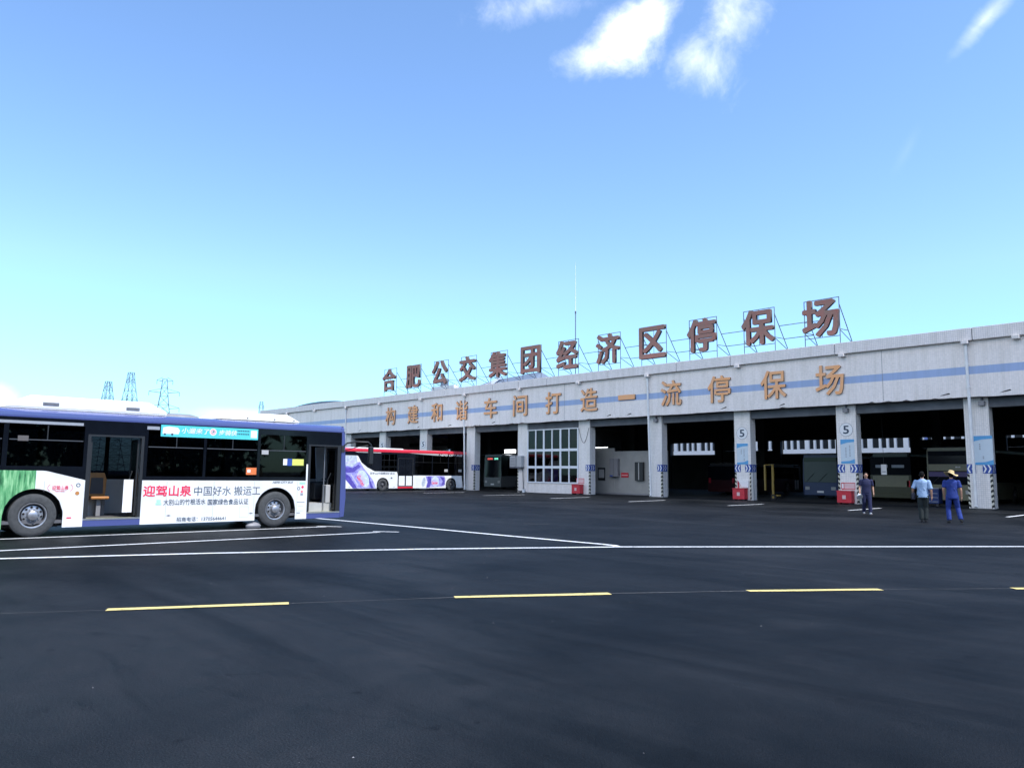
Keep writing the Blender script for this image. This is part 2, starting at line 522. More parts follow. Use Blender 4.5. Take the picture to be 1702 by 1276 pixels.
# ------------------------------------------------------------------ mesh builder
class MB:
    def __init__(s):
        s.v, s.f, s.m = [], [], []

    def add(s, vs, fs, mi=0):
        o = len(s.v)
        s.v += [tuple(p) for p in vs]
        for f in fs:
            s.f.append(tuple(i + o for i in f))
            s.m.append(mi)

    def box(s, x0, x1, y0, y1, z0, z1, mi=0):
        vs = [(x0, y0, z0), (x1, y0, z0), (x1, y1, z0), (x0, y1, z0), (x0, y0, z1), (x1, y0, z1), (x1, y1, z1), (x0, y1, z1)]
        s.add(vs, [(3, 2, 1, 0), (4, 5, 6, 7), (0, 1, 5, 4), (1, 2, 6, 5), (2, 3, 7, 6), (3, 0, 4, 7)], mi)
        return s

    def prism(s, pts, axis, a, b, mi=0, capmi=None):
        """pts: 2D outline (ccw seen from +axis); axis 'x': (y,z), 'y': (x,z), 'z': (x,y)"""
        def P(p, t):
            return {'x': (t, p[0], p[1]), 'y': (p[0], t, p[1]), 'z': (p[0], p[1], t)}[axis]
        n = len(pts)
        vs = [P(p, a) for p in pts] + [P(p, b) for p in pts]
        o = len(s.v)
        s.v += vs
        def addf(f, mm):
            s.f.append(tuple(i + o for i in f)); s.m.append(mm)
        addf(tuple(range(n))[::-1], mi if capmi is None else capmi)
        addf(tuple(range(n, 2 * n)), mi if capmi is None else capmi)
        for i in range(n):
            j = (i + 1) % n
            addf((i, j, n + j, n + i), mi)
        return s

    def tube(s, pts, r, n=8, mi=0, caps=True):
        pts = [Vector(p) for p in pts]
        rs = r if isinstance(r, (list, tuple)) else [r] * len(pts)
        rings = []
        up = Vector((0, 0, 1))
        for i, p in enumerate(pts):
            d = (pts[min(i + 1, len(pts) - 1)] - pts[max(i - 1, 0)]).normalized()
            a = d.cross(up)
            if a.length < 0.02:
                a = Vector((1, 0, 0))
            a.normalize()
            b = d.cross(a).normalized()
            rings.append([p + (a * math.cos(2 * PI * k / n) + b * math.sin(2 * PI * k / n)) * rs[i] for k in range(n)])
        vs = [q for rg in rings for q in rg]
        fs = []
        for i in range(len(pts) - 1):
            for k in range(n):
                j = (k + 1) % n
                fs.append((i * n + k, i * n + j, (i + 1) * n + j, (i + 1) * n + k))
        if caps:
            fs.append(tuple(range(n))[::-1])
            fs.append(tuple(range((len(pts) - 1) * n, len(pts) * n)))
        s.add(vs, fs, mi)
        return s

    def lathe(s, prof, n=32, mi=0, axis='x', c=(0, 0, 0), mis=None):
        """prof: (t, r) along the axis"""
        vs, fs = [], []
        for (t, r) in prof:
            for k in range(n):
                a = 2 * PI * k / n
                if axis == 'x':
                    vs.append((c[0] + t, c[1] + r * math.cos(a), c[2] + r * math.sin(a)))
                elif axis == 'y':
                    vs.append((c[0] + r * math.cos(a), c[1] + t, c[2] + r * math.sin(a)))
                else:
                    vs.append((c[0] + r * math.cos(a), c[1] + r * math.sin(a), c[2] + t))
        o = len(s.v)
        s.v += vs
        for i in range(len(prof) - 1):
            for k in range(n):
                j = (k + 1) % n
                s.f.append((o + i * n + k, o + i * n + j, o + (i + 1) * n + j, o + (i + 1) * n + k))
                s.m.append(mis[i] if mis else mi)
        return s

    def ell(s, c, r, nu=16, nv=10, mi=0):
        vs, fs = [], []
        for i in range(nv + 1):
            t = PI * i / nv
            for k in range(nu):
                a = 2 * PI * k / nu
                vs.append((c[0] + r[0] * math.sin(t) * math.cos(a), c[1] + r[1] * math.sin(t) * math.sin(a), c[2] + r[2] * math.cos(t)))
        for i in range(nv):
            for k in range(nu):
                j = (k + 1) % nu
                fs.append((i * nu + k, (i + 1) * nu + k, (i + 1) * nu + j, i * nu + j))
        s.add(vs, fs, mi)
        return s

    def rings(s, rs, n=16, mi=0, cap=True):
        """rs: list of (cx, cy, cz, rx, ry)"""
        vs, fs = [], []
        for (x, y, z, a, b) in rs:
            for k in range(n):
                t = 2 * PI * k / n
                vs.append((x + a * math.cos(t), y + b * math.sin(t), z))
        for i in range(len(rs) - 1):
            for k in range(n):
                j = (k + 1) % n
                fs.append((i * n + k, i * n + j, (i + 1) * n + j, (i + 1) * n + k))
        if cap:
            fs.append(tuple(range(n))[::-1])
            fs.append(tuple(range((len(rs) - 1) * n, len(rs) * n)))
        s.add(vs, fs, mi)
        return s

    def mesh(s, name, mats, smooth=False):
        me = bpy.data.meshes.new(name)
        me.from_pydata(s.v, [], s.f)
        for m in (mats if isinstance(mats, (list, tuple)) else [mats]):
            me.materials.append(M[m] if isinstance(m, str) else m)
        me.polygons.foreach_set('material_index', s.m)
        bm = bmesh.new()
        bm.from_mesh(me)
        bmesh.ops.recalc_face_normals(bm, faces=bm.faces)
        bm.to_mesh(me)
        bm.free()
        if smooth:
            me.polygons.foreach_set('use_smooth', [True] * len(me.polygons))
            try:
                me.set_sharp_from_angle(angle=R(38))
            except Exception:
                pass
        me.update()
        return me

    def build(s, name, mats, parent=None, smooth=False, bevel=0.0, label=None, world=False):
        me = s.mesh(name, mats, smooth)
        o = bpy.data.objects.new(name, me)
        col.objects.link(o)
        if parent is not None:
            o.parent = parent
            if world:
                o.location = -parent.location
        if bevel:
            b = o.modifiers.new('bevel', 'BEVEL')
            b.width = bevel
            b.segments = 2
            b.limit_method = 'ANGLE'
        if label:
            o['label'] = label
        return o


def thing(name, label, cat, loc=(0, 0, 0), rz=0.0, group=None):
    o = bpy.data.objects.new(name, None)
    o.empty_display_size = 0.3
    col.objects.link(o)
    o.location = loc
    o.rotation_euler = (0, 0, rz)
    o['label'] = label
    o['category'] = cat
    if group:
        o['group'] = group
    return o


def tag(o, label, cat, group=None):
    o['label'] = label
    o['category'] = cat
    if group:
        o['group'] = group
    return o


def struct(o, kind='structure'):
    o['kind'] = kind
    return o


TEXT = []


def text_obj(name, body, w, h, mats, parent, m4, extrude=0.002, bold=0.0, shear=0.0, label=None):
    """lettering as mesh, fitted to w x h (metres) with its centre at the origin of m4; x right, y up, z out"""
    cu = bpy.data.curves.new(name, 'FONT')
    cu.body = body
    cu.size = 1.0
    cu.shear = shear
    cu.resolution_u = 2
    cu.extrude = 0.5
    to = bpy.data.objects.new('tmp', cu)
    col.objects.link(to)
    dg = bpy.context.evaluated_depsgraph_get()
    me = bpy.data.meshes.new_from_object(to.evaluated_get(dg))
    bpy.data.objects.remove(to)
    bpy.data.curves.remove(cu)
    xs = [v.co.x for v in me.vertices]
    ys = [v.co.y for v in me.vertices]
    x0, x1, y0, y1 = min(xs), max(xs), min(ys), max(ys)
    if w is None:
        w = h * (x1 - x0) / (y1 - y0)
    if h is None:
        h = w * (y1 - y0) / (x1 - x0)
    S = Matrix.Diagonal((w / (x1 - x0), h / (y1 - y0), extrude, 1))
    T = Matrix.Translation((-(x0 + x1) / 2, -(y0 + y1) / 2, 0.5))
    me.transform(S @ T)
    if bold:
        bm0 = bmesh.new()
        k_ = 0
        for q in range(8):
            a_ = 2 * PI * q / 8 + 0.2
            k_ += 1
            tm = me.copy()
            tm.transform(Matrix.Translation((math.cos(a_) * bold * w / (x1 - x0), math.sin(a_) * bold * h / (y1 - y0), 0.0003 * k_)))
            bm0.from_mesh(tm)
            bpy.data.meshes.remove(tm)
        bm0.to_mesh(me)
        bm0.free()
    me.transform(m4)
    me.name = name
    me.materials.clear()
    for m in mats:
        me.materials.append(M[m])
    if len(mats) > 1:
        nrm = (m4.to_3x3() @ Vector((0, 0, 1))).normalized()
        me.polygons.foreach_set('material_index', [0 if abs(p.normal.dot(nrm)) > 0.7 else 1 for p in me.polygons])
    o = bpy.data.objects.new(name, me)
    col.objects.link(o)
    o.parent = parent
    if label:
        o['label'] = label
    return o


def face_x(x, y, z):      # plane facing +X, text runs along +Y
    m = Matrix(((0, 0, 1, x), (1, 0, 0, y), (0, 1, 0, z), (0, 0, 0, 1)))
    return m


def face_my(x, y, z):     # plane facing -Y, text runs along +X
    return Matrix(((1, 0, 0, x), (0, 0, -1, y), (0, 1, 0, z), (0, 0, 0, 1)))


def copy_tree(o, parent=None):
    c = o.copy()
    col.objects.link(c)
    c.parent = parent
    for ch in list(o.children):
        copy_tree(ch, c)
    return c


# ------------------------------------------------------------------ ground and markings
b = MB()
b.add([(-900, -700, 0), (900, -700, 0), (900, 1100, 0), (-900, 1100, 0)], [(0, 1, 2, 3)])
struct(b.build('asphalt_yard', 'asphalt'))
b = MB()
b.add([(-94.9, 45.5, 0.004), (12, 45.5, 0.004), (12, 75.2, 0.004), (-94.9, 75.2, 0.004)], [(0, 1, 2, 3)])
struct(b.build('hall_floor', 'hall_floor'))


def ribbon(name, pts, w, z, mat, jitter=0.0):
    P = [Vector((p[0], p[1])) for p in pts]
    Q = []
    for i in range(len(P) - 1):            # resample so the edge can wander a little
        n = max(1, int((P[i + 1] - P[i]).length / 0.6))
        for k in range(n):
            Q.append(P[i].lerp(P[i + 1], k / n))
    Q.append(P[-1])
    mb = MB()
    vs = []
    for i, p in enumerate(Q):
        d = (Q[min(i + 1, len(Q) - 1)] - Q[max(i - 1, 0)]).normalized()
        nn = Vector((-d.y, d.x))
        j1, j2 = random.uniform(-jitter, jitter), random.uniform(-jitter, jitter)
        a = p + nn * (w / 2 + j1)
        c = p - nn * (w / 2 + j2)
        vs += [(a.x, a.y, z), (c.x, c.y, z)]
    mb.add(vs, [(2 * i, 2 * i + 1, 2 * i + 3, 2 * i + 2) for i in range(len(Q) - 1)])
    return struct(mb.build(name, mat))


ribbon('white_lane_line', [(-17.6, -1.2), (-15.85, 2.78), (-14.6, 5.92), (-12.86, 9.54), (-10.65, 13.27), (-5.05, 20.88), (6, 35.2)], 0.17, 0.004, 'white_paint', 0.006)
ribbon('white_parking_line', [(-17.7, -4.0), (-17.36, 3.03), (-17.08, 11.3)], 0.14, 0.004, 'white_paint', 0.005)
ribbon('white_parking_line', [(-17.35, 11.28), (-16.8, 11.72)], 0.12, 0.008, 'white_paint', 0.004)
ribbon('white_parking_line', [(-20.7, -4.0), (-20.16, 3.5), (-19.62, 11.2)], 0.14, 0.004, 'white_paint', 0.005)
ribbon('white_parking_line', [(-19.95, 11.1), (-19.3, 11.5)], 0.12, 0.008, 'white_paint', 0.004)
ribbon('white_parking_line', [(-30, 12.6), (-24.65, 12.82), (-17.73, 13.12), (-14.1, 13.21), (-11.3, 13.36), (-10.95, 13.33), (-10.75, 13.2)], 0.17, 0.008, 'white_paint', 0.005)
for pts in ([(-9.44, 2.70), (-8.56, 4.43)], [(-7.68, 6.22), (-6.62, 7.97)], [(-5.58, 9.62), (-4.46, 11.2)], [(-3.26, 12.8), (-2.0, 14.4)], [(-11.3, -1.0), (-10.4, 0.9)]):
    ribbon('yellow_dash', pts, 0.15, 0.006, 'yellow_paint', 0.011)
ribbon('pavement_joint', [(-11.3, -1.1), (-10.35, 0.95), (-9.42, 2.72), (-8.57, 4.42), (-7.66, 6.25), (-6.62, 8.02), (-5.57, 9.66), (-4.47, 11.24), (-3.26, 12.84), (-2.0, 14.45)], 0.02, 0.003, 'joint', 0.009)
ribbon('white_parking_line', [(-17.4, 16.8), (-16.8, 17.3)], 0.06, 0.004, 'joint', 0.01)
for (xa, ya, xb, yb) in ((-9.27, 36.14, -9.35, 40.3), (-15.64, 36.1, -15.9, 40.4), (-21.76, 35.8, -21.9, 39.6), (-27.97, 35.4, -28.5, 39.65), (-34.18, 35.35, -34.75, 39.75), (-40.6, 35.3, -41.0, 39.7), (-47.5, 35.3, -48.0, 39.7)):
    ribbon('white_bay_line', [(xa, ya), (xb, yb)], 0.16, 0.004, 'white_paint', 0.006)
# loose grit and bits of litter on the yard
b = MB()
for i in range(170):
    x = random.uniform(-24, 4)
    y = random.uniform(1, 26)
    if (x * x + y * y) < 9:
        continue
    s = random.uniform(0.003, 0.009)
    vs = [(x + s * math.cos(a) * random.uniform(.6, 1.2), y + s * math.sin(a) * random.uniform(.6, 1.2), 0.001) for a in (0.3, 1.7, 3.0, 4.6)]
    vs.append((x, y, s * 0.7))
    b.add(vs, [(0, 1, 4), (1, 2, 4), (2, 3, 4), (3, 0, 4)])
struct(b.build('grit', 'grey'), 'stuff')
for (x, y, a, w, h) in ((-1.47, 2.93, 0.9, 0.05, 0.010),):
    b = MB()
    c, s_ = math.cos(a), math.sin(a)
    vs = []
    for (u, v, z) in ((-w, -h, 0.002), (w, -h, 0.012), (w, h, 0.004), (-w, h, 0.015), (0, 0, 0.02)):
        vs.append((x + u * c - v * s_, y + u * s_ + v * c, z))
    b.add(vs, [(0, 1, 4), (1, 2, 4), (2, 3, 4), (3, 0, 4)])
    tag(b.build('paper_scrap', 'white'), 'thin white scrap on the asphalt at the bottom right edge of the photo', 'litter')

# ------------------------------------------------------------------ depot hall
BX = Vector((-45, 45, 0))
hall = thing('bus_depot', 'long single storey white tiled bus depot with open bays and a blue stripe', 'building', BX)
PX = [8.0, 1.1, -5.85, -12.62, -19.42, -26.17, -33.07, -39.80, -46.72, -53.5, -60.68, -67.8, -74.6, -81.4, -88.2, -94.9]
PW, PY0, PY1 = 1.15, 44.9, 45.55
XR, XL = 12.0, -95.5
# fascia: outline with a chipped, slightly wandering bottom edge
bot = []
x = XL
chips = (-71.5, -60.9, -56.0, -49.9, -36.9, -35.0, -27.2, -23.1, -13.9, -11.1)
while x < XR:
    z = 5.72 + 0.012 * math.sin(x * 1.3) + random.uniform(-0.012, 0.012)
    if random.random() < 0.10:
        z += random.uniform(0.02, 0.07)
    bot.append((x, z))
    x += random.uniform(0.12, 0.5)
b = MB()
for i in range(len(bot) - 1):
    (xa, za), (xb, zb) = bot[i], bot[i + 1]
    b.add([(xa, 44.4, za), (xb, 44.4, zb), (xb, 44.4, 8.66), (xa, 44.4, 8.66), (xa, 44.62, za), (xb, 44.62, zb)],
          [(0, 1, 2, 3), (0, 4, 5, 1)])
xe = bot[-1][0]
b.add([(XL, 44.62, 5.72), (xe, 44.62, 5.72), (xe, 44.62, 8.66), (XL, 44.62, 8.66)], [(0, 1, 2, 3)])
b.add([(xe, 44.4, 5.72), (xe, 44.62, 5.72), (xe, 44.62, 8.66), (xe, 44.4, 8.66)], [(0, 1, 2, 3)])
b.add([(XL, 44.4, 5.72), (XL, 44.62, 5.72), (XL, 44.62, 8.66), (XL, 44.4, 8.66)], [(0, 1, 2, 3)])
b.build('fascia', 'fascia', hall, world=True)
for cx in chips:
    b = MB()
    a = random.uniform(0.1, 0.3)
    w = random.uniform(0.18, 0.30)
    b.prism([(cx - w, 5.86), (cx - w * .3, 5.88), (cx + w, 5.88 + a * .35), (cx + w * .8, 5.95 + a * .3), (cx - w * .2, 5.94)], 'y', 44.392, 44.41)
    b.build('broken_patch', 'hazblack', hall, world=True)
for cx in (-17.05, -41.45, -46.4, -60.2, -71.8):
    MB().box(cx - 0.012, cx + 0.012, 44.396, 44.402, 5.80, 8.64).build('joint_line', 'grey', hall, world=True)
# soffit between fascia and lintel
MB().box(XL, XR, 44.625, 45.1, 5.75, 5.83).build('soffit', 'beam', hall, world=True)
# parapet band with expansion joints
xs = [XL, -88.2, -81.4, -74.6, -67.8, -60.9, -56.6, -49.8, -46.55, -43.2, -36.8, -30.7, -26.5, -19.6, -12.4, -5.8, XR]
for i in range(len(xs) - 1):
    MB().box(xs[i] + 0.02, xs[i + 1] - 0.02, 44.18, 44.95, 8.663, 9.32).build('parapet', 'parapet', hall, bevel=0.015, world=True)
MB().box(XL, XR, 44.22, 44.9, 8.67, 9.29).build('parapet_core', 'beam', hall, world=True)
# pillars, with hazard strips as sub-parts
pillars = {}
for i, x in enumerate(PX):
    p = MB().box(x - PW / 2, x + PW / 2, PY0, PY1, 0, 5.75).build('pillar', 'tile', hall, bevel=0.012, world=True)
    pillars[x] = p
# recessed beam over the bays
for i in range(len(PX) - 1):
    a, c = PX[i + 1] + PW / 2, PX[i] - PW / 2
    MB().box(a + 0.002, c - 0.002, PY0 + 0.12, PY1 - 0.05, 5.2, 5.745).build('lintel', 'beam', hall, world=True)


def hazard(parent, x, side):
    """black and white diagonal strip on one front corner of a pillar, wrapping round the corner"""
    xc = x + side * PW / 2
    w = 0.11
    mb = MB()
    z = 0.02
    k = 0
    while z < 1.74:
        z1 = min(z + 0.13, 1.76)
        sl = 0.07
        a, c = xc - side * w, xc + side * 0.004
        mb.add([(a, PY0 - 0.006, z), (c, PY0 - 0.006, z + sl), (c, PY0 - 0.006, z1 + sl), (a, PY0 - 0.006, z1)], [(0, 1, 2, 3)], k % 2)
        mb.add([(c, PY0 - 0.006, z + sl), (c, PY0 + w, z), (c, PY0 + w, z1), (c, PY0 - 0.006, z1 + sl)], [(0, 1, 2, 3)], k % 2)
        z = z1
        k += 1
    mb.build('hazard_strip', ['hazblack', 'hazwhite'], parent)


for x, sides in ((-12.62, (-1, 1)), (-19.42, (-1, 1)), (-26.17, (-1, 1)), (-33.07, (-1, 1)), (-39.80, (1,)), (-46.72, (-1,)), (-53.5, (1,))):
    for s in sides:
        hazard(pillars[x], x, s)
# rain pipes and spouts
for x in (-12.76, -33.25, -53.85, -74.3):
    mb = MB()
    mb.tube([(x, 44.30, 8.55), (x, 44.32, 7.9), (x, 44.56, 0.4), (x, 44.57, 0.12)], 0.075, 12)
    mb.lathe([(-0.14, 0.07), (-0.1, 0.11), (0.08, 0.13), (0.1, 0.13)], 12, 0, 'z', (x, 44.30, 8.56))
    mb.box(x - 0.1, x + 0.1, 44.3, 44.42, 7.4, 7.45)
    mb.box(x - 0.1, x + 0.1, 44.3, 44.42, 6.2, 6.25)
    mb.tube([(x, 44.6, 0.14), (x, 44.5, 0.06)], 0.085, 12)
    mb.build('rain_pipe', 'pipe', hall, smooth=True, world=True)
for x in (-5.85, -10.45, -12.75, -19.2, -26.0, -33.2, -39.8, -46.5, -53.7, -60.4, -67.6, -74.2, -81.2, -88.0):
    MB().box(x - 0.16, x + 0.16, 44.05, 44.39, 8.48, 8.655).build('spout', 'parapet', hall, bevel=0.01, world=True)
# small lamps above some pillars
for x, n in ((-12.3, 'right'), (-19.35, 'mid'), (-32.9, 'left')):
    mb = MB().box(x - 0.14, x + 0.14, 44.66, 44.9, 5.28, 5.52).box(x - 0.03, x + 0.03, 44.75, 44.9, 5.52, 5.7, 1)
    o = mb.build('bay_lamp', ['grey', 'steel'], None, bevel=0.01)
    o.location = (0, 0, 0)
    tag(o, {'right': 'small grey lamp box above the pillar nearest the right edge', 'mid': 'small grey lamp box above the 5 pillar behind the man in navy', 'left': 'small grey lamp box above the pillar left of the widest empty dark bay'}[n], 'lamp')
# roof, rear wall, ends, inner columns, beams
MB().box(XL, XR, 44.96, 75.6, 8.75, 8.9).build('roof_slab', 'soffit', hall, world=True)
mb = MB()
n = 14
pts = []
for k in range(n + 1):
    t = k / n
    pts.append((-104 + 28 * t, 9.0 + 1.55 * max(0.0, math.sin(PI * t)) ** 0.8))
pts += [(-76, 8.95), (-104, 8.95)]
mb.prism(pts, 'y', 49.5, 74)
mb.build('curved_roof', 'roof_metal', hall, world=True)
MB().box(XL, XL + 0.3, 44.65, 75.5, 0, 8.74).build('end_wall', 'fascia', hall, world=True)
MB().box(XR - 0.3, XR, 44.65, 75.5, 0, 8.74).build('end_wall', 'fascia', hall, world=True)
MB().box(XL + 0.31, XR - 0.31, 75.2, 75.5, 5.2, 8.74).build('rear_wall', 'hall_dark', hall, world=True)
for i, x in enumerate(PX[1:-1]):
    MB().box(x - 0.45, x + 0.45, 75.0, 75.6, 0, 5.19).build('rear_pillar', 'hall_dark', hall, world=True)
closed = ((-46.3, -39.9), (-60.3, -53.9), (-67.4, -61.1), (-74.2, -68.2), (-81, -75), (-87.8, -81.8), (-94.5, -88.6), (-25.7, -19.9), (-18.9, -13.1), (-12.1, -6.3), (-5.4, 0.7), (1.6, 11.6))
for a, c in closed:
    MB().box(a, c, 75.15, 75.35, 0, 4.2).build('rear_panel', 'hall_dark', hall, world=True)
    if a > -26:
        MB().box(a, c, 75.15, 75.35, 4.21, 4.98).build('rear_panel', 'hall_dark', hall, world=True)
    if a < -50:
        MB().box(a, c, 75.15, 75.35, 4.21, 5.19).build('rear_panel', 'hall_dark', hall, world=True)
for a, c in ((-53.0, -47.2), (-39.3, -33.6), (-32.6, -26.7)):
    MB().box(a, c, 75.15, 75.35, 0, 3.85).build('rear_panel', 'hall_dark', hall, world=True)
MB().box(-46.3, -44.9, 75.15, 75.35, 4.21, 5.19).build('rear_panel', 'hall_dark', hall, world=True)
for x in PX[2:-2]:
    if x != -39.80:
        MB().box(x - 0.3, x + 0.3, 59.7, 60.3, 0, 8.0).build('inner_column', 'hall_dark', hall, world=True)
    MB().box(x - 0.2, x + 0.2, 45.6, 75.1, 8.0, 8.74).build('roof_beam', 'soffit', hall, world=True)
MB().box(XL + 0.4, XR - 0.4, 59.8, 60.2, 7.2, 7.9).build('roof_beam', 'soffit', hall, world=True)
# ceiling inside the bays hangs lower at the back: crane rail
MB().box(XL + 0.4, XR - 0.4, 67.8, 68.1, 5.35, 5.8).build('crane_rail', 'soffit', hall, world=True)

# glazed bay between two pillars
wx0, wx1, wz0, wz1 = -46.05, -40.45, 0.80, 5.17
MB().box(PX[8] + PW / 2 + 0.003, PX[7] - PW / 2 - 0.003, 44.93, 45.2, 0, wz0).build('sill_wall', 'tile', hall, world=True)
MB().box(wx1 + 0.003, PX[7] - PW / 2 - 0.003, 44.93, 45.2, wz0 + 0.002, 5.19).build('jamb_wall', 'tile', hall, world=True)
win = MB()
rows = [(wz0, 2.08), (2.08, 3.45), (3.45, wz1)]
ncol = 6
cw = (wx1 - wx0) / ncol
for k in range(ncol + 1):
    x = wx0 + k * cw
    t = 0.085 if k in (2, 4) else 0.055
    win.box(x - t, x + t, 44.86, 44.98, wz0, wz1)
for (z, t) in ((wz0 + 0.05, 0.05), (2.08, 0.10), (3.45, 0.10), (wz1 - 0.04, 0.04)):
    win.box(wx0, wx1, 44.857, 44.983, z - t, z + t)
win = win.build('window', 'upvc', hall, world=True)
for r, (z0, z1) in enumerate(rows):
    for k in range(ncol):
        x0 = wx0 + k * cw + 0.06
        MB().box(x0, x0 + cw - 0.12, 44.92, 44.93, z0 + 0.1, z1 - 0.1).build('pane', 'hatglass', win)
# office behind the window: side walls, back, a desk edge, blue curtain, tilted board
MB().box(-46.9, -46.8, 45.6, 50.9, 0, 5.18).build('office_wall', 'inner_white', hall, world=True)
MB().box(-46.8, -41.21, 50.9, 51.0, 0, 5.18).build('office_wall', 'hall_dark', hall, world=True)
MB().box(-41.2, -41.105, 45.6, 51.0, 0, 5.18).build('office_wall', 'hall_dark', hall, world=True)
MB().box(-46.8, -41.1, 45.6, 51.0, 5.20, 5.3).build('office_ceiling', 'hall_dark', hall, world=True)
for x, w, m in ((-45.95, 0.8, 'grey'), (-45.0, 0.7, 'seatgrey'), (-41.8, 0.55, 'busgreen')):
    mb = MB()
    for k in range(6):
        a = x + k * w / 6
        mb.box(a, a + w / 7.5, 45.3 + 0.04 * (k % 2), 45.34 + 0.04 * (k % 2), 0.7, 2.9)
    mb.build('curtain', m, hall, world=True)
o = MB().prism([(-44.95, 0.9), (-44.85, 0.9), (-44.2, 1.9), (-44.3, 1.9)], 'y', 45.35, 45.4).build('leaning_board', 'lightgrey')
tag(o, 'dark board leaning inside the window, lower left panes', 'board')
# walled bay to its right
MB().box(-41.1, -38.95, 47.5, 47.62, 0, 3.62).build('partition_wall', 'inner_white', hall, world=True)
MB().box(-38.949, -33.9, 47.52, 47.62, 0, 3.36).build('partition_wall', 'inner_white', hall, world=True)
MB().box(-41.1, -33.9, 47.49, 47.519, 0, 0.12).build('skirting', 'grey', hall, world=True)
o = thing('notice_board', 'black framed notice board on the white wall inside the bay right of the window', 'notice board', (-40.22, 47.49, 1.08))
MB().box(-0.36, 0.36, -0.05, -0.003, 0, 1.0).build('board_frame', 'blackmatt', o)
MB().box(-0.28, 0.28, -0.06, -0.051, 0.18, 0.86).build('notice', 'lightgrey', o)
o = thing('red_notice', 'small dark red notice on the inner wall of the bay right of the window', 'sign', (-37.9, 47.51, 1.33))
MB().box(-0.36, 0.36, -0.03, -0.003, 0, 0.36).build('plate', 'firered', o)
MB().box(-0.3, 0.3, -0.034, -0.0305, 0.14, 0.2).build('print', 'firenotice', o)
o = thing('wall_cupboard', 'tall narrow black cupboard on the inner wall left of a pillar with a rain pipe', 'cupboard', (-36.4, 47.51, 1.1))
MB().box(-0.38, 0.38, -0.2, -0.003, 0, 1.4).build('cabinet', 'blackmatt', o)
MB().box(-0.04, 0.04, -0.22, -0.2, 0.05, 1.35).build('door_post', 'lightgrey', o)
o = thing('metal_locker', 'grey metal locker on the white wall inside the bay right of the window', 'locker', (-38.8, 47.49, 1.37))
MB().box(-0.4, 0.4, -0.28, -0.003, 0, 1.42).build('cabinet', 'grey', o, bevel=0.01)
MB().box(-0.008, 0.008, -0.286, -0.2805, 0.02, 1.40).build('door_gap', 'blackmatt', o)
MB().box(-0.37, -0.08, -0.29, -0.2805, 0.02, 0.12).build('locker_label', 'blue', o)
o = MB().box(-40.9, -39.6, 47.45, 47.5, 3.67, 3.71).build('lamp_or_daylight_strip', 'lamp')
tag(o, 'thin bright strip light along the top of the white wall in the walled bay', 'lamp')
o = MB().box(-55.6, -54.2, 51.0, 51.2, 3.5, 3.85).build('lamp_or_daylight_strip', 'lamp')  # glowing panel standing in for daylight from the rear opening
tag(o, 'glowing panel for rear opening daylight in the dark bay left of the window', 'lamp')

# ------------------------------------------------------------------ small things on the facade
PICK = {-19.42: 'on the pillar right behind the man in navy', -26.17: 'on the second 5 pillar from the right', -60.68: 'above the middle of the red bus', -67.8: 'above the rear of the red bus'}
for x in (-19.42, -26.17, -60.68, -67.8):
    t = thing('bay_number', 'round white disc with a black 5 ' + PICK[x], 'sign', (x, PY0 - 0.004, 4.28), 0, 'bay number discs on the pillars')
    mb = MB()
    mb.lathe([(-0.012, 0.0), (-0.012, 0.385)], 32, 0, 'y')
    mb.lathe([(-0.012, 0.385), (0.0, 0.385)], 32, 0, 'y')
    mb.build('disc', 'white', t)
    MB().lathe([(-0.0145, 0.372), (-0.0145, 0.392), (-0.001, 0.392)], 32, 0, 'y').build('disc_ring', 'printgrey', t)
    text_obj('number', '5', 0.32, 0.46, ['ink'], t, face_my(0, -0.013, 0), 0.004, 0.02)


def poster(x, w, h, zc, lines, label):
    t = thing('wall_poster', label, 'poster', (x, PY0 - 0.004, zc), 0, 'blue and white posters on the pillars')
    MB().box(-w / 2, w / 2, -0.012, 0, -h / 2, h / 2).build('sheet', 'poster', t)
    a = h / 2
    MB().prism([(-w / 2, a), (-w / 2, a - 0.30), (0, a - 0.19), (w / 2, a - 0.16), (w / 2, a)], 'y', -0.015, -0.0125).build('top_band', 'posterblue', t)
    MB().prism([(-w / 2, -a), (w / 2, -a), (w / 2, -a + 0.26), (0.1, -a + 0.15), (-w / 2, -a + 0.12)], 'y', -0.015, -0.0125).build('bottom_band', 'posterblue', t)
    mb = MB()
    for (u, v0, v1) in lines:
        z = v1
        while z > v0:
            mb.box(u - 0.03, u + 0.03, -0.0145, -0.0125, z - 0.05, z)
            mb.box(u - 0.015, u + 0.04, -0.0152, -0.0146, z - 0.035, z - 0.02)
            z -= 0.085
    struct(mb.build('print', 'printgrey', t), 'stuff')


poster(-19.38, 0.80, 1.40, 3.02, ((0.13, -0.25, 0.35), (-0.10, -0.35, 0.22)), 'blue edged poster below the 5 on the pillar behind the man in navy')
poster(-26.18, 0.80, 1.34, 2.95, ((0.12, -0.2, 0.30), (-0.08, 0.0, 0.3), (0.12, -0.4, -0.28)), 'blue edged poster below the 5 on the pillar left of the yellow gantry')
poster(-12.42, 0.95, 1.50, 2.98, ((-0.12, 0.05, 0.34), (0.02, -0.42, -0.30)), 'blue edged poster beside the rain pipe on the rightmost pillar')


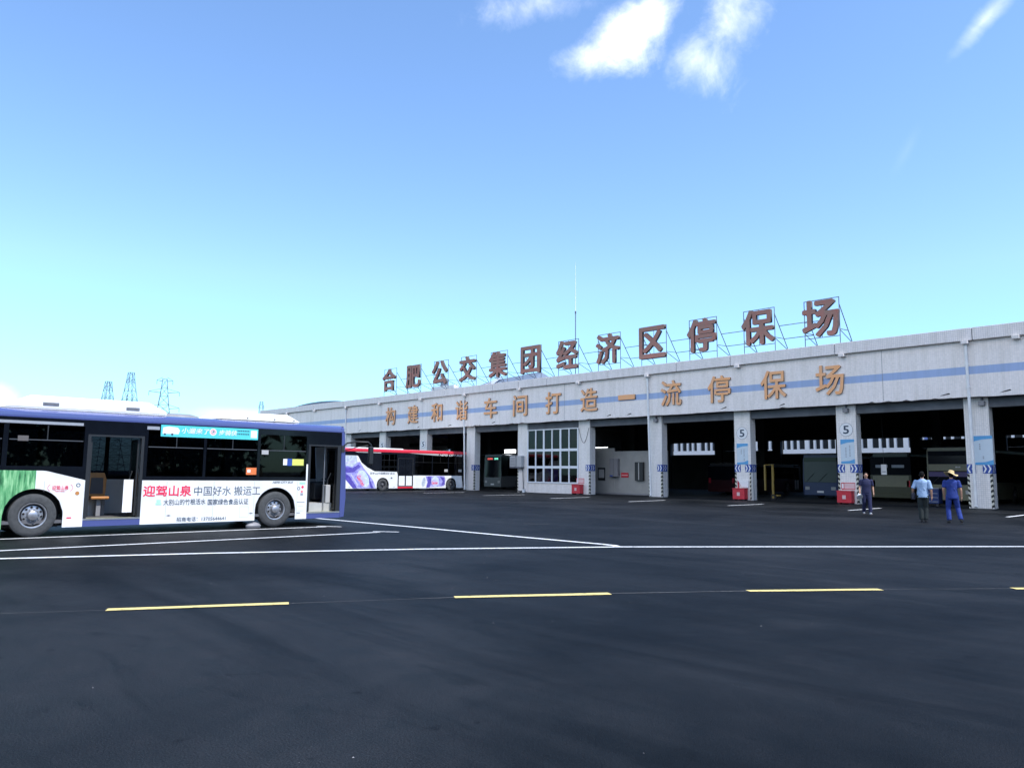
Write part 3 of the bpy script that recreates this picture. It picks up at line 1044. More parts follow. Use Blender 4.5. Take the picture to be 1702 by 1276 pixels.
def chevron(x0, w, sgn, plane, label, yy=None):
    """blue plate with two white chevrons; plane 'f' on the pillar's front, wraps 0.3 m round the side"""
    t = thing('chevron_sign', label, 'sign', (x0, PY0 - 0.004, 2.03), 0, 'blue chevron signs on the pillar corners')
    h = 0.24
    MB().box(-w / 2, w / 2, -0.012, 0, -h, h).build('plate', 'blue', t)
    mb = MB()
    for cx in (-0.11, 0.10):
        cx *= w / 0.42
        d = 0.10 * sgn
        q = 0.075
        o1 = [(cx - d / 2 - q / 2, h * .85), (cx + d / 2 - q / 2, 0), (cx - d / 2 - q / 2, -h * .85), (cx - d / 2 + q / 2, -h * .85), (cx + d / 2 + q / 2, 0), (cx - d / 2 + q / 2, h * .85)]
        mb.add([(p[0], -0.015, p[1]) for p in o1], [(0, 1, 4, 5), (1, 2, 3, 4)])
    mb.build('chevron_mark', 'white', t)
    if sgn > 0:
        MB().box(w / 2 + 0.001, w / 2 + 0.013, -0.012, 0.6, -h, h).build('side_plate', 'blue', t)
        mb = MB()
        for cy in (0.16, 0.38):
            mb.add([(w / 2 + 0.016, cy - 0.09, h * .8), (w / 2 + 0.016, cy + 0.04, 0), (w / 2 + 0.016, cy - 0.09, -h * .8), (w / 2 + 0.016, cy - 0.02, -h * .8), (w / 2 + 0.016, cy + 0.11, 0), (w / 2 + 0.016, cy - 0.02, h * .8)], [(0, 1, 4, 5), (1, 2, 3, 4)])
        mb.build('side_mark', 'white', t)


for x, both, pn in ((-12.62, 1, 'the rightmost pillar'), (-19.42, 1, 'the pillar behind the man in navy'), (-26.17, 1, 'the 5 pillar left of the yellow gantry'), (-33.07, 0, 'the middle pillar with a rain pipe'), (-39.80, 0, 'the pillar right of the big window'), (-53.5, 0, 'the pillar where the red bus noses in')):
    chevron(x + PW / 2 - 0.208, 0.42, 1, 'f', 'blue chevron plate pointing right on ' + pn)
    if both:
        chevron(x - PW / 2 + 0.208, 0.42, -1, 'f', 'blue chevron plate pointing left on ' + pn)
# fire boxes
for x, lab, nt in ((-19.48, 'red fire box at the foot of the pillar behind the man in navy', 1), (-26.25, 'red fire box at the foot of the 5 pillar left of the yellow gantry', 2), (-40.25, 'red fire box below the big window beside a chevron sign', 1)):
    t = thing('fire_box', lab, 'fire box', (x, 44.62, 0), 0, 'red fire boxes at the pillars')
    MB().box(-0.42, 0.42, -0.22, 0.22, 0.06, 0.70).build('box_body', 'firered', t, bevel=0.02)
    MB().box(-0.44, 0.44, -0.24, 0.24, 0.70, 0.76).build('lid', 'firered', t, bevel=0.015)
    for s in (-1, 1):
        MB().box(s * 0.34 - 0.05, s * 0.34 + 0.05, -0.2, 0.2, 0, 0.06).build('foot', 'blackmatt', t)
    mb = MB()
    for zz in (0.22, 0.40, 0.56):
        mb.box(-0.3, 0.3, -0.232, -0.221, zz - 0.012, zz + 0.012)
    mb.build('rib', 'firered', t)
    MB().box(-0.1, 0.1, -0.235, -0.222, 0.28, 0.5).build('box_label', 'firenotice', t)
    if nt == 1:
        t2 = thing('fire_notice', 'red edged notice just above the ' + lab[4:].replace(' at the foot of', ' of').replace(' beside a chevron sign', ''), 'sign', (x + 0.05, PY0 - 0.004, 1.02))
        MB().box(-0.40, 0.40, -0.012, 0, -0.20, 0.20).build('plate', 'firered', t2)
        MB().box(-0.22, 0.38, -0.016, -0.0122, -0.16, 0.16).build('notice_face', 'firenotice', t2)
        MB().box(-0.36, -0.26, -0.016, -0.0122, -0.14, 0.14).build('extinguisher_mark', 'white', t2)
    else:
        t2 = thing('fire_notice', 'white cut corner notice board tilted above a red fire box', 'sign', (x + 0.12, PY0 - 0.05, 1.03))
        MB().prism([(-0.38, 0.22), (-0.1, -0.2), (0.34, -0.24), (0.38, 0.22)], 'y', -0.03, 0.03).build('plate', 'white', t2)
        MB().box(-0.42, -0.34, -0.02, 0.02, -0.3, 0.2).build('notice_stake', 'firered', t2)
# junk beside the second fire box: leaning plank
o = MB().box(-25.50, -25.36, 44.7, 44.78, 0, 1.75).build('leaning_plank', 'lightgrey')
tag(o, 'pale upright board leaning at the pillar left of the yellow gantry', 'board')
# meter boxes / air conditioner on the pillar left of the window
t = thing('meter_box', 'pair of grey metal boxes on a bracket on the pillar left of the window', 'meter box', (-46.9, 44.5, 2.1))
MB().box(-0.95, -0.25, 0.0, 0.38, 0.0, 0.9).build('grille_box', 'lightgrey', t, bevel=0.02)
mb = MB()
for k in range(6):
    mb.box(-0.88, -0.32, -0.012, -0.001, 0.1 + k * 0.12, 0.16 + k * 0.12)
mb.build('grille', 'grey', t)
MB().box(-0.18, 0.42, 0.05, 0.38, -0.02, 0.92).build('switch_box', 'lightgrey', t, bevel=0.02)
MB().box(-0.95, 0.45, 0.0, 0.38, -0.1, -0.03).build('bracket', 'steel', t)
MB().tube([(0.35, 0.2, -0.1), (0.42, 0.25, -0.4), (0.38, 0.36, -2.0)], 0.03, 8).build('cable', 'blackmatt', t, smooth=True)
t = thing('bucket', 'small white bucket on the ground left of the window', 'bucket', (-45.9, 44.3, 0))
MB().lathe([(0, 0.001), (0, 0.13), (0.26, 0.17), (0.26, 0.15), (0.02, 0.12), (0.02, 0.001)], 16, 0, 'z').build('pail', 'white', t, smooth=True)
MB().tube([(-0.17, 0, 0.24), (-0.12, 0, 0.36), (0, 0, 0.4), (0.12, 0, 0.36), (0.17, 0, 0.24)], 0.008, 6).build('handle', 'steel', t, smooth=True)
o = MB().tube([(-46.5, 44.5, 0.05), (-46.2, 44.3, 0.12), (-45.9, 44.55, 0.03), (-46.7, 44.45, 0.1), (-46.3, 44.6, 0.03)], 0.04, 8).build('hose', 'black', None, smooth=True)
tag(o, 'tangled black hose on the ground left of the window', 'hose')
# loop of cable on the wall right of window
pts = [(-40.35 + 0.55 * t, 44.88, 5.1 - 1.15 * math.sin(PI * min(1, t / 1.9)) * (1 if t < 0.95 else 1)) for t in [k * 0.19 for k in range(11)]]
o = MB().tube(pts, 0.015, 6).build('cable_loop', 'blackmatt')
tag(o, 'black cable hanging in a loop on the tiled wall right of the window', 'cable')

# ------------------------------------------------------------------ lettering on the fascia and roof sign
fs = thing('fascia_sign', 'row of thirteen orange Chinese characters fixed along the tiled fascia', 'sign', (-43, 44.4, 6.3))
chars = '构建和谐车间打造一流停保场'
cxs = [-65.6, -61.73, -57.9, -54.2, -50.2, -46.45, -42.6, -38.8, -35.15, -31.25, -27.45, -23.6, -20.03]
for ch, x in zip(chars, cxs):
    h = 0.27 if ch == '一' else 1.74
    w = 1.5 if ch == '一' else 1.66
    text_obj('character', ch, w, h, ['orange_face', 'orange_side'], fs, face_my(x + 43, 0.0, (7.17 if ch == '一' else 7.21) - 6.3), 0.11, 0.014)

rs = thing('rooftop_sign', 'row of twelve big brown Chinese characters on steel frames along the roof edge', 'sign', (-45, 45.2, 9.32))
chars = '合肥公交集团经济区停保场'
fx = [(-68.21, -65.98), (-63.96, -61.7), (-59.6, -57.36), (-55.4, -53.2), (-51.2, -49.0), (-47.05, -44.85), (-42.85, -40.65), (-38.6, -36.4), (-34.41, -32.2), (-30.25, -28.07), (-26.03, -23.85), (-21.86, -19.68)]
ro = Vector((-45, 45.2, 9.32))


def L_(x, y, z):
    return (x - ro.x, y - ro.y, z - ro.z)


for ch, (xa, xb) in zip(chars, fx):
    fr = MB()
    r = 0.028
    for x in (xa, xb):
        fr.tube([L_(x, 45.2, 9.2), L_(x, 45.2, 12.32)], r, 6)
        fr.tube([L_(x, 45.22, 11.85), L_(x, 47.5, 8.95)], r, 6)
        fr.tube([L_(x, 45.2, 10.35), L_(x, 46.35, 10.4)], r * .8, 6)
        fr.tube([L_(x, 45.2, 10.3), L_(x, 46.9, 9.7)], r * .8, 6)
    for z in (12.3, 11.0, 9.95):
        fr.tube([L_(xa, 45.2, z), L_(xb, 45.2, z)], r * .85, 6)
    fr.tube([L_((xa + xb) / 2, 45.2, 9.95), L_((xa + xb) / 2, 45.2, 12.3)], r * .7, 6)
    f = fr.build('letter_frame', 'steel', rs)
    text_obj('character', ch, (xb - xa) * 1.0, 2.2, ['rust_face', 'rust_side'], f, face_my((xa + xb) / 2 - ro.x, -0.03, 11.13 - ro.z), 0.22, 0.026)
for (z, y) in ((11.15, 45.75), (10.38, 46.36)):
    for i in range(len(fx) - 1):
        MB().tube([L_(fx[i][1 if z < 11 else 1], y, z), L_(fx[i + 1][0], y if z > 11 else y, z)], 0.024, 6).build('cross_bar', 'steel', rs)
# antenna
t = thing('roof_antenna', 'tall thin white whip antenna on a steel mast behind the roof sign', 'antenna', (-41.35, 45.6, 9.0))
MB().tube([(0, 0, 0), (0, 0, 5.6)], 0.035, 8).build('mast', 'steel', t)
MB().tube([(0, 0, 5.6), (0, 0, 9.8)], [0.032, 0.012], 8).build('whip', 'fibre', t)
MB().lathe([(5.5, 0.06), (5.7, 0.06)], 10, 0, 'z').build('clamp', 'steel', t)
MB().tube([(0.05, 0, 5.3), (-0.3, 0.3, 5.35)], 0.012, 5).build('radial_rod', 'steel', t)

# ------------------------------------------------------------------ far buildings
t = thing('office_block', 'white building with a row of windows seen through the far side of the hall', 'building', (-48, 96, 0))
MB().box(-40, 40, 0.6, 9.9, 0, 4.449).build('ground_floor', 'black', t)
MB().box(-40, 40, 0, 10, 4.45, 5.05).build('wall_band', 'white_wall', t)
MB().box(-40, 40, 0, 10, 6.9, 8.4).build('wall_band', 'white_wall', t)
MB().box(-40, 40, 0.3, 9.9, 5.051, 6.899).build('inner_wall', 'far_window', t)
k = 0
x = -39.6
while x < 39:
    w = 0.26 if k % 4 else 0.55
    MB().box(x, x + w, -0.003, 0.28, 5.052, 6.898).build('wall_pier', 'white_wall', t)
    x += w + (0.62 if k % 3 else 0.8)
    k += 1
for x in (-12.4, 14.2, 20.5):
    MB().box(x, x + 1.6, 0.1, 0.27, 5.06, 6.89).build('blue_panel', 'far_blue', t)
t = thing('far_workshop', 'low building with a blue grey hipped roof behind the roof sign', 'building', (-112, 104, 0))
MB().box(-9, 8, -3, 6, 0, 17.5).build('wall', 'white_wall', t)
mb = MB()
mb.add([(-13, -5, 17.6), (9.8, -5, 17.6), (9.8, 9, 17.6), (-13, 9, 17.6), (-6.5, 2, 20.9), (6.9, 2, 21.3)], [(0, 1, 5, 4), (1, 2, 5), (2, 3, 4, 5), (3, 0, 4), (3, 2, 1, 0)])
mb.build('roof', 'roof_metal', t)
mb = MB()
mb.add([(-5.6, -2.4, 19.2), (-2.6, -2.4, 19.2), (-3.2, 1.2, 21.2), (-4.8, 1.2, 21.2)], [(0, 1, 2, 3)])
mb.add([(-5.6, -2.4, 19.0), (-2.6, -2.4, 19.0), (-2.6, -2.4, 19.2), (-5.6, -2.4, 19.2)], [(0, 1, 2, 3)])
mb.build('skylight', 'galv', t)
t = thing('far_shed', 'pale flat roofed block with a small blue tank behind the left of the roof sign', 'building', (-131, 101, 0))
MB().box(-6, 5, 0, 6, 0, 19.3).build('wall', 'galv', t)
MB().box(-2.6, 5.2, -0.3, 1, 19.301, 20.0).build('roof_rail', 'white_wall', t)
MB().lathe([(19.3, 0.0), (19.3, 0.9), (22.0, 0.9), (22.3, 0.3), (22.3, 0.0)], 14, 0, 'z', (-2.2, 3, 0)).build('roof_tank', 'roof_metal', t, smooth=True)


def pylon(loc, h, wb, arms, label, rz=0.4):
    t = thing('power_pylon', label, 'pylon', loc, rz, 'lattice power pylons on the skyline')
    mb = MB()
    r = 0.09
    n = 11

    def wz(z):
        return wb * max(0.0, 1 - z / h) ** 1.2 + 0.75

    for sx in (-1, 1):
        for sy in (-1, 1):
            mb.tube([(sx * wz(z), sy * wz(z), z) for z in [h * k / n for k in range(n + 1)]], r, 4)
    for k in range(n):
        z0, z1 = h * k / n, h * (k + 1) / n
        a, c = wz(z0), wz(z1)
        for q in range(4):
            cs = [(-1, -1), (1, -1), (1, 1), (-1, 1)]
            p, s_ = cs[q], cs[(q + 1) % 4]
            mb.tube([(p[0] * a, p[1] * a, z0), (s_[0] * c, s_[1] * c, z1)], r * .55, 3)
            mb.tube([(s_[0] * a, s_[1] * a, z0), (p[0] * c, p[1] * c, z1)], r * .55, 3)
            mb.tube([(p[0] * c, p[1] * c, z1), (s_[0] * c, s_[1] * c, z1)], r * .55, 3)
    mb.build('tower', 'pylon', t)
    for (z, l) in arms:
        for sx in (-1, 1):
            mb = MB()
            mb.tube([(sx * wz(z), 0.5, z), (sx * l, 0, z + 0.3)], r * .7, 4)
            mb.tube([(sx * wz(z), -0.5, z), (sx * l, 0, z + 0.3)], r * .7, 4)
            mb.tube([(sx * wz(z + 1.2), 0, z + 1.4), (sx * l, 0, z + 0.35)], r * .7, 4)
            mb.tube([(sx * l, 0, z + 0.3), (sx * l, 0, z - 1.1)], r * .9, 5)
            mb.build('cross_arm', 'pylon', t)


pylon((-289.6, 78.4, 0), 31.8, 4.5, ((30.2, 1.6), (26.4, 2.0)), 'shortest and leftmost of the lattice pylons above the near bus roof', 0.25)
pylon((-287.7, 85.0, 0), 35.4, 5.0, ((32.6, 1.9), (26.2, 2.2)), 'tallest lattice pylon with a pointed top, middle of the three pylons', 0.2)
pylon((-284.6, 95.5, 0), 33.8, 4.5, ((33.0, 2.6), (28.9, 5.0), (23.2, 5.2)), 'right lattice pylon with wide cross arms above the near bus roof', 1.2)
pylon((-420, 195, 0), 41.0, 4.0, ((38, 1.5),), 'small distant pylon top at the left end of the depot roof', 0.9)

# ------------------------------------------------------------------ buses
WHEEL = {}


def wheel_meshes(kind):
    if kind in WHEEL:
        return WHEEL[kind]
    ry = 0.49
    rr = 0.285
    mb = MB()
    mb.lathe([(-0.14, rr), (-0.14, ry - 0.05), (-0.115, ry - 0.01), (-0.06, ry), (0.06, ry), (0.115, ry - 0.01), (0.14, ry - 0.05), (0.15, 0.40), (0.146, rr + 0.02), (0.125, rr)], 48)
    for k in range(4):
        x = -0.09 + 0.06 * k
        mb.lathe([(x - 0.008, ry + 0.0005), (x + 0.008, ry + 0.0005)], 48, 1)
    ty = mb.mesh('tyre', ['tyre', 'black'], True)
    mb = MB()
    mb.lathe([(0.13, rr + 0.004), (0.145, rr), (0.14, rr - 0.025), (0.05, rr - 0.035), (0.02, rr - 0.04), (0.075, 0.215), (0.095, 0.15), (0.095, 0.12), (0.17, 0.10), (0.19, 0.06), (0.19, 0.001)], 40, mis=[0, 0, 0, 1, 1, 0, 0, 0, 0, 0])
    for k in range(10):
        a = 2 * PI * k / 10
        cy, cz = 0.182 * math.cos(a), 0.182 * math.sin(a)
        mb.lathe([(0.094, 0.033), (0.0965, 0.032), (0.0965, 0.027)], 10, 0, 'x', (0, cy, cz))
        mb.lathe([(0.0945, 0.0), (0.0945, 0.027)], 10, 2, 'x', (0, cy, cz))
        a += PI / 10
        cy, cz = 0.132 * math.cos(a), 0.132 * math.sin(a)
        mb.lathe([(0.09, 0.013), (0.12, 0.012), (0.12, 0.0)], 6, 0, 'x', (0, cy, cz))
    rim = mb.mesh('rim', ['rim' if kind == 'bright' else 'rimdark', 'rimdark', 'hole'], True)
    WHEEL[kind] = (ty, rim)
    return WHEEL[kind]


def interp(poly, y):
    for (a, za), (c, zc) in zip(poly, poly[1:]):
        if a <= y <= c:
            return za + (zc - za) * (y - a) / max(1e-9, c - a)
    return poly[0][1] if y < poly[0][0] else poly[-1][1]


def strip(mb, xo, xi, y0, y1, fb, ft, mi=0, brk=()):
    ys = {y0, y1}
    n = max(2, int((y1 - y0) / 0.08))
    for k in range(n + 1):
        ys.add(y0 + (y1 - y0) * k / n)
    for q in brk:
        for e in (-1e-4, 1e-4):
            if y0 < q + e < y1:
                ys.add(q + e)
    ys = sorted(ys)
    for a, c in zip(ys, ys[1:]):
        b0, b1, t0, t1 = fb(a), fb(c), ft(a), ft(c)
        if t0 - b0 < 1e-4 and t1 - b1 < 1e-4:
            continue
        vs = [(xo, a, b0), (xo, c, b1), (xo, c, t1), (xo, a, t0), (xi, a, b0), (xi, c, b1), (xi, c, t1), (xi, a, t0)]
        mb.add(vs, [(0, 1, 2, 3), (7, 6, 5, 4), (4, 5, 1, 0), (3, 2, 6, 7)], mi)


def make_bus(P, name, label, loc, rz=0.0):
    """loc: ground point under the middle of the rear end; +y forward, right side (doors) on +x"""
    t = thing(name, label, 'bus', loc, rz)
    Lb, hw = P['L'], P.get('hw', 1.25)
    zb, zt, zr = P['zb'], P['zt'], P['zr']          # skirt bottom, window band top, roof edge height
    arches = P['arches']
    Ra = 0.60
    zc = 0.49
    belt = P['belt']
    doors = P.get('doors', [])
    wins = P['wins']

    def fbot(y):
        z = zb
        for a in arches:
            if abs(y - a) < Ra:
                z = max(z, zc + math.sqrt(Ra * Ra - (y - a) ** 2))
        return z

    brk = [a + s * Ra for a in arches for s in (-1, 1)]
    fbelt = lambda y: interp(belt, y)
    lo = P['low']
    # right side, split by the doors
    cuts = [0.0] + [v for d in doors for v in (d[0], d[1])] + [Lb - P.get('nose', 0.0)]
    segs = [(cuts[i], cuts[i + 1]) for i in range(0, len(cuts), 2)]
    for (a, c) in segs:
        if c - a < 0.02:
            continue
        pieces = [(a, c, lo)]
        if P.get('print') and a < P['print'] < c:
            pieces = [(a, P['print'], 'green_ad'), (P['print'], c, lo)]
        for (pa, pc, pmat) in pieces:
            mb = MB()
            strip(mb, hw, hw - 0.03, pa, pc, fbot, lambda y: max(fbot(y), fbelt(y)), 0, brk)
            mb.build('side_panel', pmat, t)
    segs_l = [(0.0, Lb)]
    mb = MB()
    strip(mb, -hw, -hw + 0.03, 0, Lb, fbot, lambda y: 1.28, 0, brk)
    mb.build('side_panel', P.get('lowl', lo), t)
    # window bands
    for side in (1, -1):
        W = wins if side > 0 else P.get('winsl', [(0.6 + k * 1.6, 2.1 + k * 1.6) for k in range(int((Lb - 1) / 1.6))])
        segz = segs if side > 0 else segs_l
        xo, xi = side * hw, side * (hw - 0.03)
        fb_ = fbelt if side > 0 else (lambda y: 1.28)
        wl_, wt_ = P.get('wlow', 0.10), P.get('wtop', 0.16)
        for (a, c) in segz:
            mb = MB()
            if c - a < 0.02:
                continue
            ww = [(max(a, p), min(c, q)) for p, q in W if q > a + .02 and p < c - .02]
            y = a
            for p, q in ww:
                if p > y:
                    strip(mb, xo, xi, y, p, fb_, lambda y: zt)
                zl = max(fb_(p), fb_(q)) + wl_
                strip(mb, xo, xi, p, q, fb_, lambda y: zl)
                strip(mb, xo, xi, p, q, lambda y: zt - wt_, lambda y: zt)
                pane = MB()
                pane.box(min(xo - side * .012, xo - side * .018), max(xo - side * .012, xo - side * .018), p, q, zl, zt - wt_)
                pn = pane.build('window_pane', P.get('glass', 'glass'), t)
                if side > 0:
                    sl = zl + (zt - wt_ - zl) * 0.62
                    MB().box(xo - 0.011, xo - 0.004, p + 0.02, q - 0.02, sl, sl + 0.022).build('slider_bar', 'slider' if P.get('detail') else 'blackmatt', pn)
                    MB().box(xo - 0.011, xo - 0.005, (p + q) / 2 - 0.012, (p + q) / 2 + 0.012, sl + 0.022, zt - wt_ - 0.01).build('slider_post', 'blackmatt', pn)
                y = q
            if c > y:
                strip(mb, xo, xi, y, c, fb_, lambda y: zt)
            mb.build('window_surround', 'blackgloss', t)
    # roof
    prof = [(hw, zt), (hw + 0.004, zt + 0.05), (hw - 0.01, zt + (zr - zt) * 0.75), (hw - 0.07, zr), (hw - 0.25, zr + 0.05), (0, zr + 0.09)]
    full = prof + [(-x, z) for x, z in prof[-2::-1]]
    inner = [(-hw + 0.04, zt), (-hw + 0.2, zr - 0.03), (hw - 0.2, zr - 0.03), (hw - 0.04, zt)]
    pts = full + inner
    n = len(pts)
    mb = MB()
    o0 = 0
    vs = [(p[0], 0, p[1]) for p in pts] + [(p[0], Lb - 0.10, p[1]) for p in pts]
    fs, ms = [], []
    for i in range(n):
        j = (i + 1) % n
        mb_i = 0
        if 4 <= i <= 5:
            mb_i = 1
        if i >= len(full) - 1:
            mb_i = 2
        fs.append((i, j, n + j, n + i)); ms.append(mb_i)
    mb.add(vs, fs)
    mb.m = ms
    mb.build('roof', [P['rail'], 'roofwhite', 'lightgrey'], t, smooth=True)
    MB().box(-hw + 0.2, hw - 0.2, 0.0, 0.03, zt, zr + 0.03).build('roof_end', P['rail'], t)
    MB().box(-hw + 0.05, hw - 0.05, Lb - 0.13, Lb - 0.10, zt, zr + 0.03).build('roof_end', P['rail'], t)
    # floor and underbody
    MB().box(-hw + 0.04, hw - 0.05, 0.04, Lb - 0.1, 0.30, 0.37).build('bus_floor', 'buslinoleum', t)
    MB().box(-hw + 0.35, hw - 0.35, 0.1, Lb - 0.3, 0.22, 0.295).build('underbody', 'black', t)
    for a in arches:
        for s in (1, -1):
            mb = MB()
            x0 = s * (hw - 0.42)
            n = 16
            ring = [(math.cos(PI * k / n) * Ra, zc + math.sin(PI * k / n) * Ra) for k in range(n + 1)]
            for k in range(n):
                p, q = ring[k], ring[k + 1]
                mb.add([(s * (hw - 0.031), a + p[0], p[1]), (s * (hw - 0.031), a + q[0], q[1]), (x0, a + q[0], q[1]), (x0, a + p[0], p[1])], [(0, 1, 2, 3)])
                mb.add([(x0, a + p[0], p[1]), (x0, a + q[0], q[1]), (x0, a + q[0], zb), (x0, a + p[0], zb)], [(0, 1, 2, 3)])
            mb.build('wheel_housing', 'black', t)
    # rear end
    rz_ = P.get('rearwin', (1.7, zt - 0.25))
    MB().box(-hw, hw, -0.02, 0.02, zb + 0.06, rz_[0]).build('rear_panel', P.get('rear', lo), t)
    MB().box(-hw, hw, -0.02, 0.02, rz_[0], zt).build('rear_window', 'blackgloss', t)
    for s in (-1, 1):
        MB().box(s * (hw - 0.18) - 0.1, s * (hw - 0.18) + 0.1, -0.035, -0.021, 0.95, 1.35).build('tail_light', 'firered', t)
    MB().box(-hw + 0.05, hw - 0.05, -0.08, -0.02, zb, zb + 0.28).build('rear_bumper', P.get('rear', lo), t, bevel=0.02)
    # front end
    nose = P.get('nose', 0.0)
    fr = P.get('front', P['rail'])
    y1 = Lb
    if nose:
        for s in (-1, 1):
            mb = MB()
            prof = [(y1 - nose, zb), (y1 - 0.02, zb + 0.02), (y1 + 0.02, 0.8), (y1, 1.5), (y1 - 0.07, zt - 0.05), (y1 - 0.13, zt + (zr - zt) * .6), (y1 - 0.20, zr - 0.03), (y1 - nose - 0.05, zt + (zr - zt) * .8), (y1 - nose, zt - 0.12)]
            mb.prism(prof, 'x', s * (hw - 0.07), s * (hw - 0.001))
            mb.build('corner_pillar', P['rail'], t, bevel=0.015)
    MB().box(-hw + 0.071, hw - 0.071, y1 - 0.08, y1, zb, 1.15).build('front_panel', fr, t, bevel=0.02)
    MB().box(-hw + 0.071, hw - 0.071, y1 - 0.1, y1 - 0.03, zt - 0.25, zt + 0.03).build('destination_box', 'blackgloss', t)
    ws = MB()
    ws.add([(-hw + 0.072, y1 - 0.02, 1.15), (hw - 0.072, y1 - 0.02, 1.15), (hw - 0.072, y1 - 0.07, zt - 0.25), (-hw + 0.072, y1 - 0.07, zt - 0.25)], [(0, 1, 2, 3)])
    ws = ws.build('windscreen', P.get('wsglass', 'clear'), t)
    MB().tube([(0.1, y1 + 0.01, 1.18), (-0.5, y1 - 0.005, 1.75)], 0.012, 6).build('wiper', 'black', ws)
    MB().tube([(1.0, y1 + 0.01, 1.18), (0.45, y1 - 0.005, 1.75)], 0.012, 6).build('wiper', 'black', ws)
    for s in (-1, 1):
        MB().box(s * (hw - 0.32) - 0.16, s * (hw - 0.32) + 0.16, y1 + 0.001, y1 + 0.02, 0.62, 0.84).build('headlight', 'clear' if P.get('detail') else 'lightgrey', t, bevel=0.01)
    MB().box(-0.24, 0.24, y1 + 0.001, y1 + 0.012, 0.42, 0.56).build('number_plate', 'white', t)
    # doors
    for (a, c, ztop, mode) in doors:
        MB().box(hw - 0.045, hw - 0.001, a + 0.0005, c - 0.0005, ztop, zt).build('door_header', 'blackgloss', t)
        sill = MB().box(hw - 0.05, hw - 0.003, a + 0.001, c - 0.001, zb, 0.345).build('door_sill', P['rail'], t)
        MB().box(hw - 0.05, hw + 0.004, a + 0.002, c - 0.002, 0.346, 0.385).build('sill_edge', 'steelrail', t)
        d = MB()
        for y in (a + 0.035, c - 0.035):
            d.box(hw - 0.06, hw - 0.006, y - 0.035 - (0.05 if y > c - 0.1 and c > 11 else 0), y + 0.034, 0.386, ztop - 0.001)
        d.box(hw - 0.06, hw - 0.007, a + 0.07, c - 0.07, ztop - 0.05, ztop - 0.002)
        d = d.build('door_frame', 'blackmatt', t)
        if mode == 'open':
            MB().box(hw - 0.30, hw - 0.055, a + 0.07, c - 0.07, 0.372, 0.38).build('step_edge', 'stepyellow', t)
            for (y, s) in ((a + 0.11, 1), (c - 0.11, -1)):     # leaves folded inwards
                lf = MB()
                lf.box(hw - 0.62, hw - 0.10, y - 0.018, y + 0.018, 0.42, 0.48)
                lf.box(hw - 0.62, hw - 0.10, y - 0.018, y + 0.018, ztop - 0.16, ztop - 0.09)
                lf.box(hw - 0.62, hw - 0.58, y - 0.018, y + 0.018, 0.48, ztop - 0.16)
                lf.box(hw - 0.14, hw - 0.10, y - 0.018, y + 0.018, 0.48, ztop - 0.16)
                lf = lf.build('door_leaf', 'blackmatt', t)
                MB().box(hw - 0.58, hw - 0.14, y - 0.004, y + 0.004, 0.48, ztop - 0.16).build('pane', 'clear', lf)
                MB().tube([(hw - 0.5, y + s * 0.05, 0.75), (hw - 0.45, y + s * 0.06, 1.3), (hw - 0.3, y + s * 0.05, 1.5)], 0.013, 6).build('handrail', 'steelrail', lf, smooth=True)
        else:
            m_ = (a + c) / 2
            for (p, q) in ((a + 0.075, m_ - 0.012), (m_ + 0.012, c - 0.075)):
                lf = MB().box(hw - 0.03, hw - 0.012, p, q, 0.373, ztop - 0.053).build('door_leaf', 'blackgloss', t)
                MB().box(hw - 0.0115, hw - 0.006, p + 0.05, q - 0.05, 0.42, 1.24).build('leaf_panel', 'buswhite', lf)
    # wheels
    ty, rim = wheel_meshes(P.get('rim', 'bright'))
    for a in arches:
        for s in (1, -1):
            w = bpy.data.objects.new('wheel', ty)
            col.objects.link(w)
            w.parent = t
            w.location = (s * (hw - 0.16), a, 0.49)
            w.rotation_euler = (random.uniform(0, 6), 0, 0 if s > 0 else PI)
            r_ = bpy.data.objects.new('rim', rim)
            col.objects.link(r_)
            r_.parent = w
    # seats
    if P.get('seats'):
        for (x, y, f) in P['seats']:
            st = MB()
            st.box(-0.21, 0.21, -0.2, 0.2, 0.42, 0.49)
            s0 = st.build('seat', P.get('seatmat', 'seat'), t, bevel=0.02)
            s0.location = (x, y, 0.38)
            s0.rotation_euler = (0, 0, f)
            MB().box(-0.05, 0.05, -0.08, 0.08, 0.0, 0.42).build('pedestal', 'grey', s0)
            bk = MB().prism([(-0.21, 0.49), (0.21, 0.49), (0.23, 0.9), (0.17, 1.08), (-0.17, 1.08), (-0.23, 0.9)], 'y', -0.24, -0.18).build('backrest', P.get('seatmat', 'seat'), s0, bevel=0.015)
            MB().prism([(-0.15, 0.55), (0.15, 0.55), (0.14, 0.95), (-0.14, 0.95)], 'y', -0.178, -0.165).build('cushion', 'seatgrey', s0)
    return t


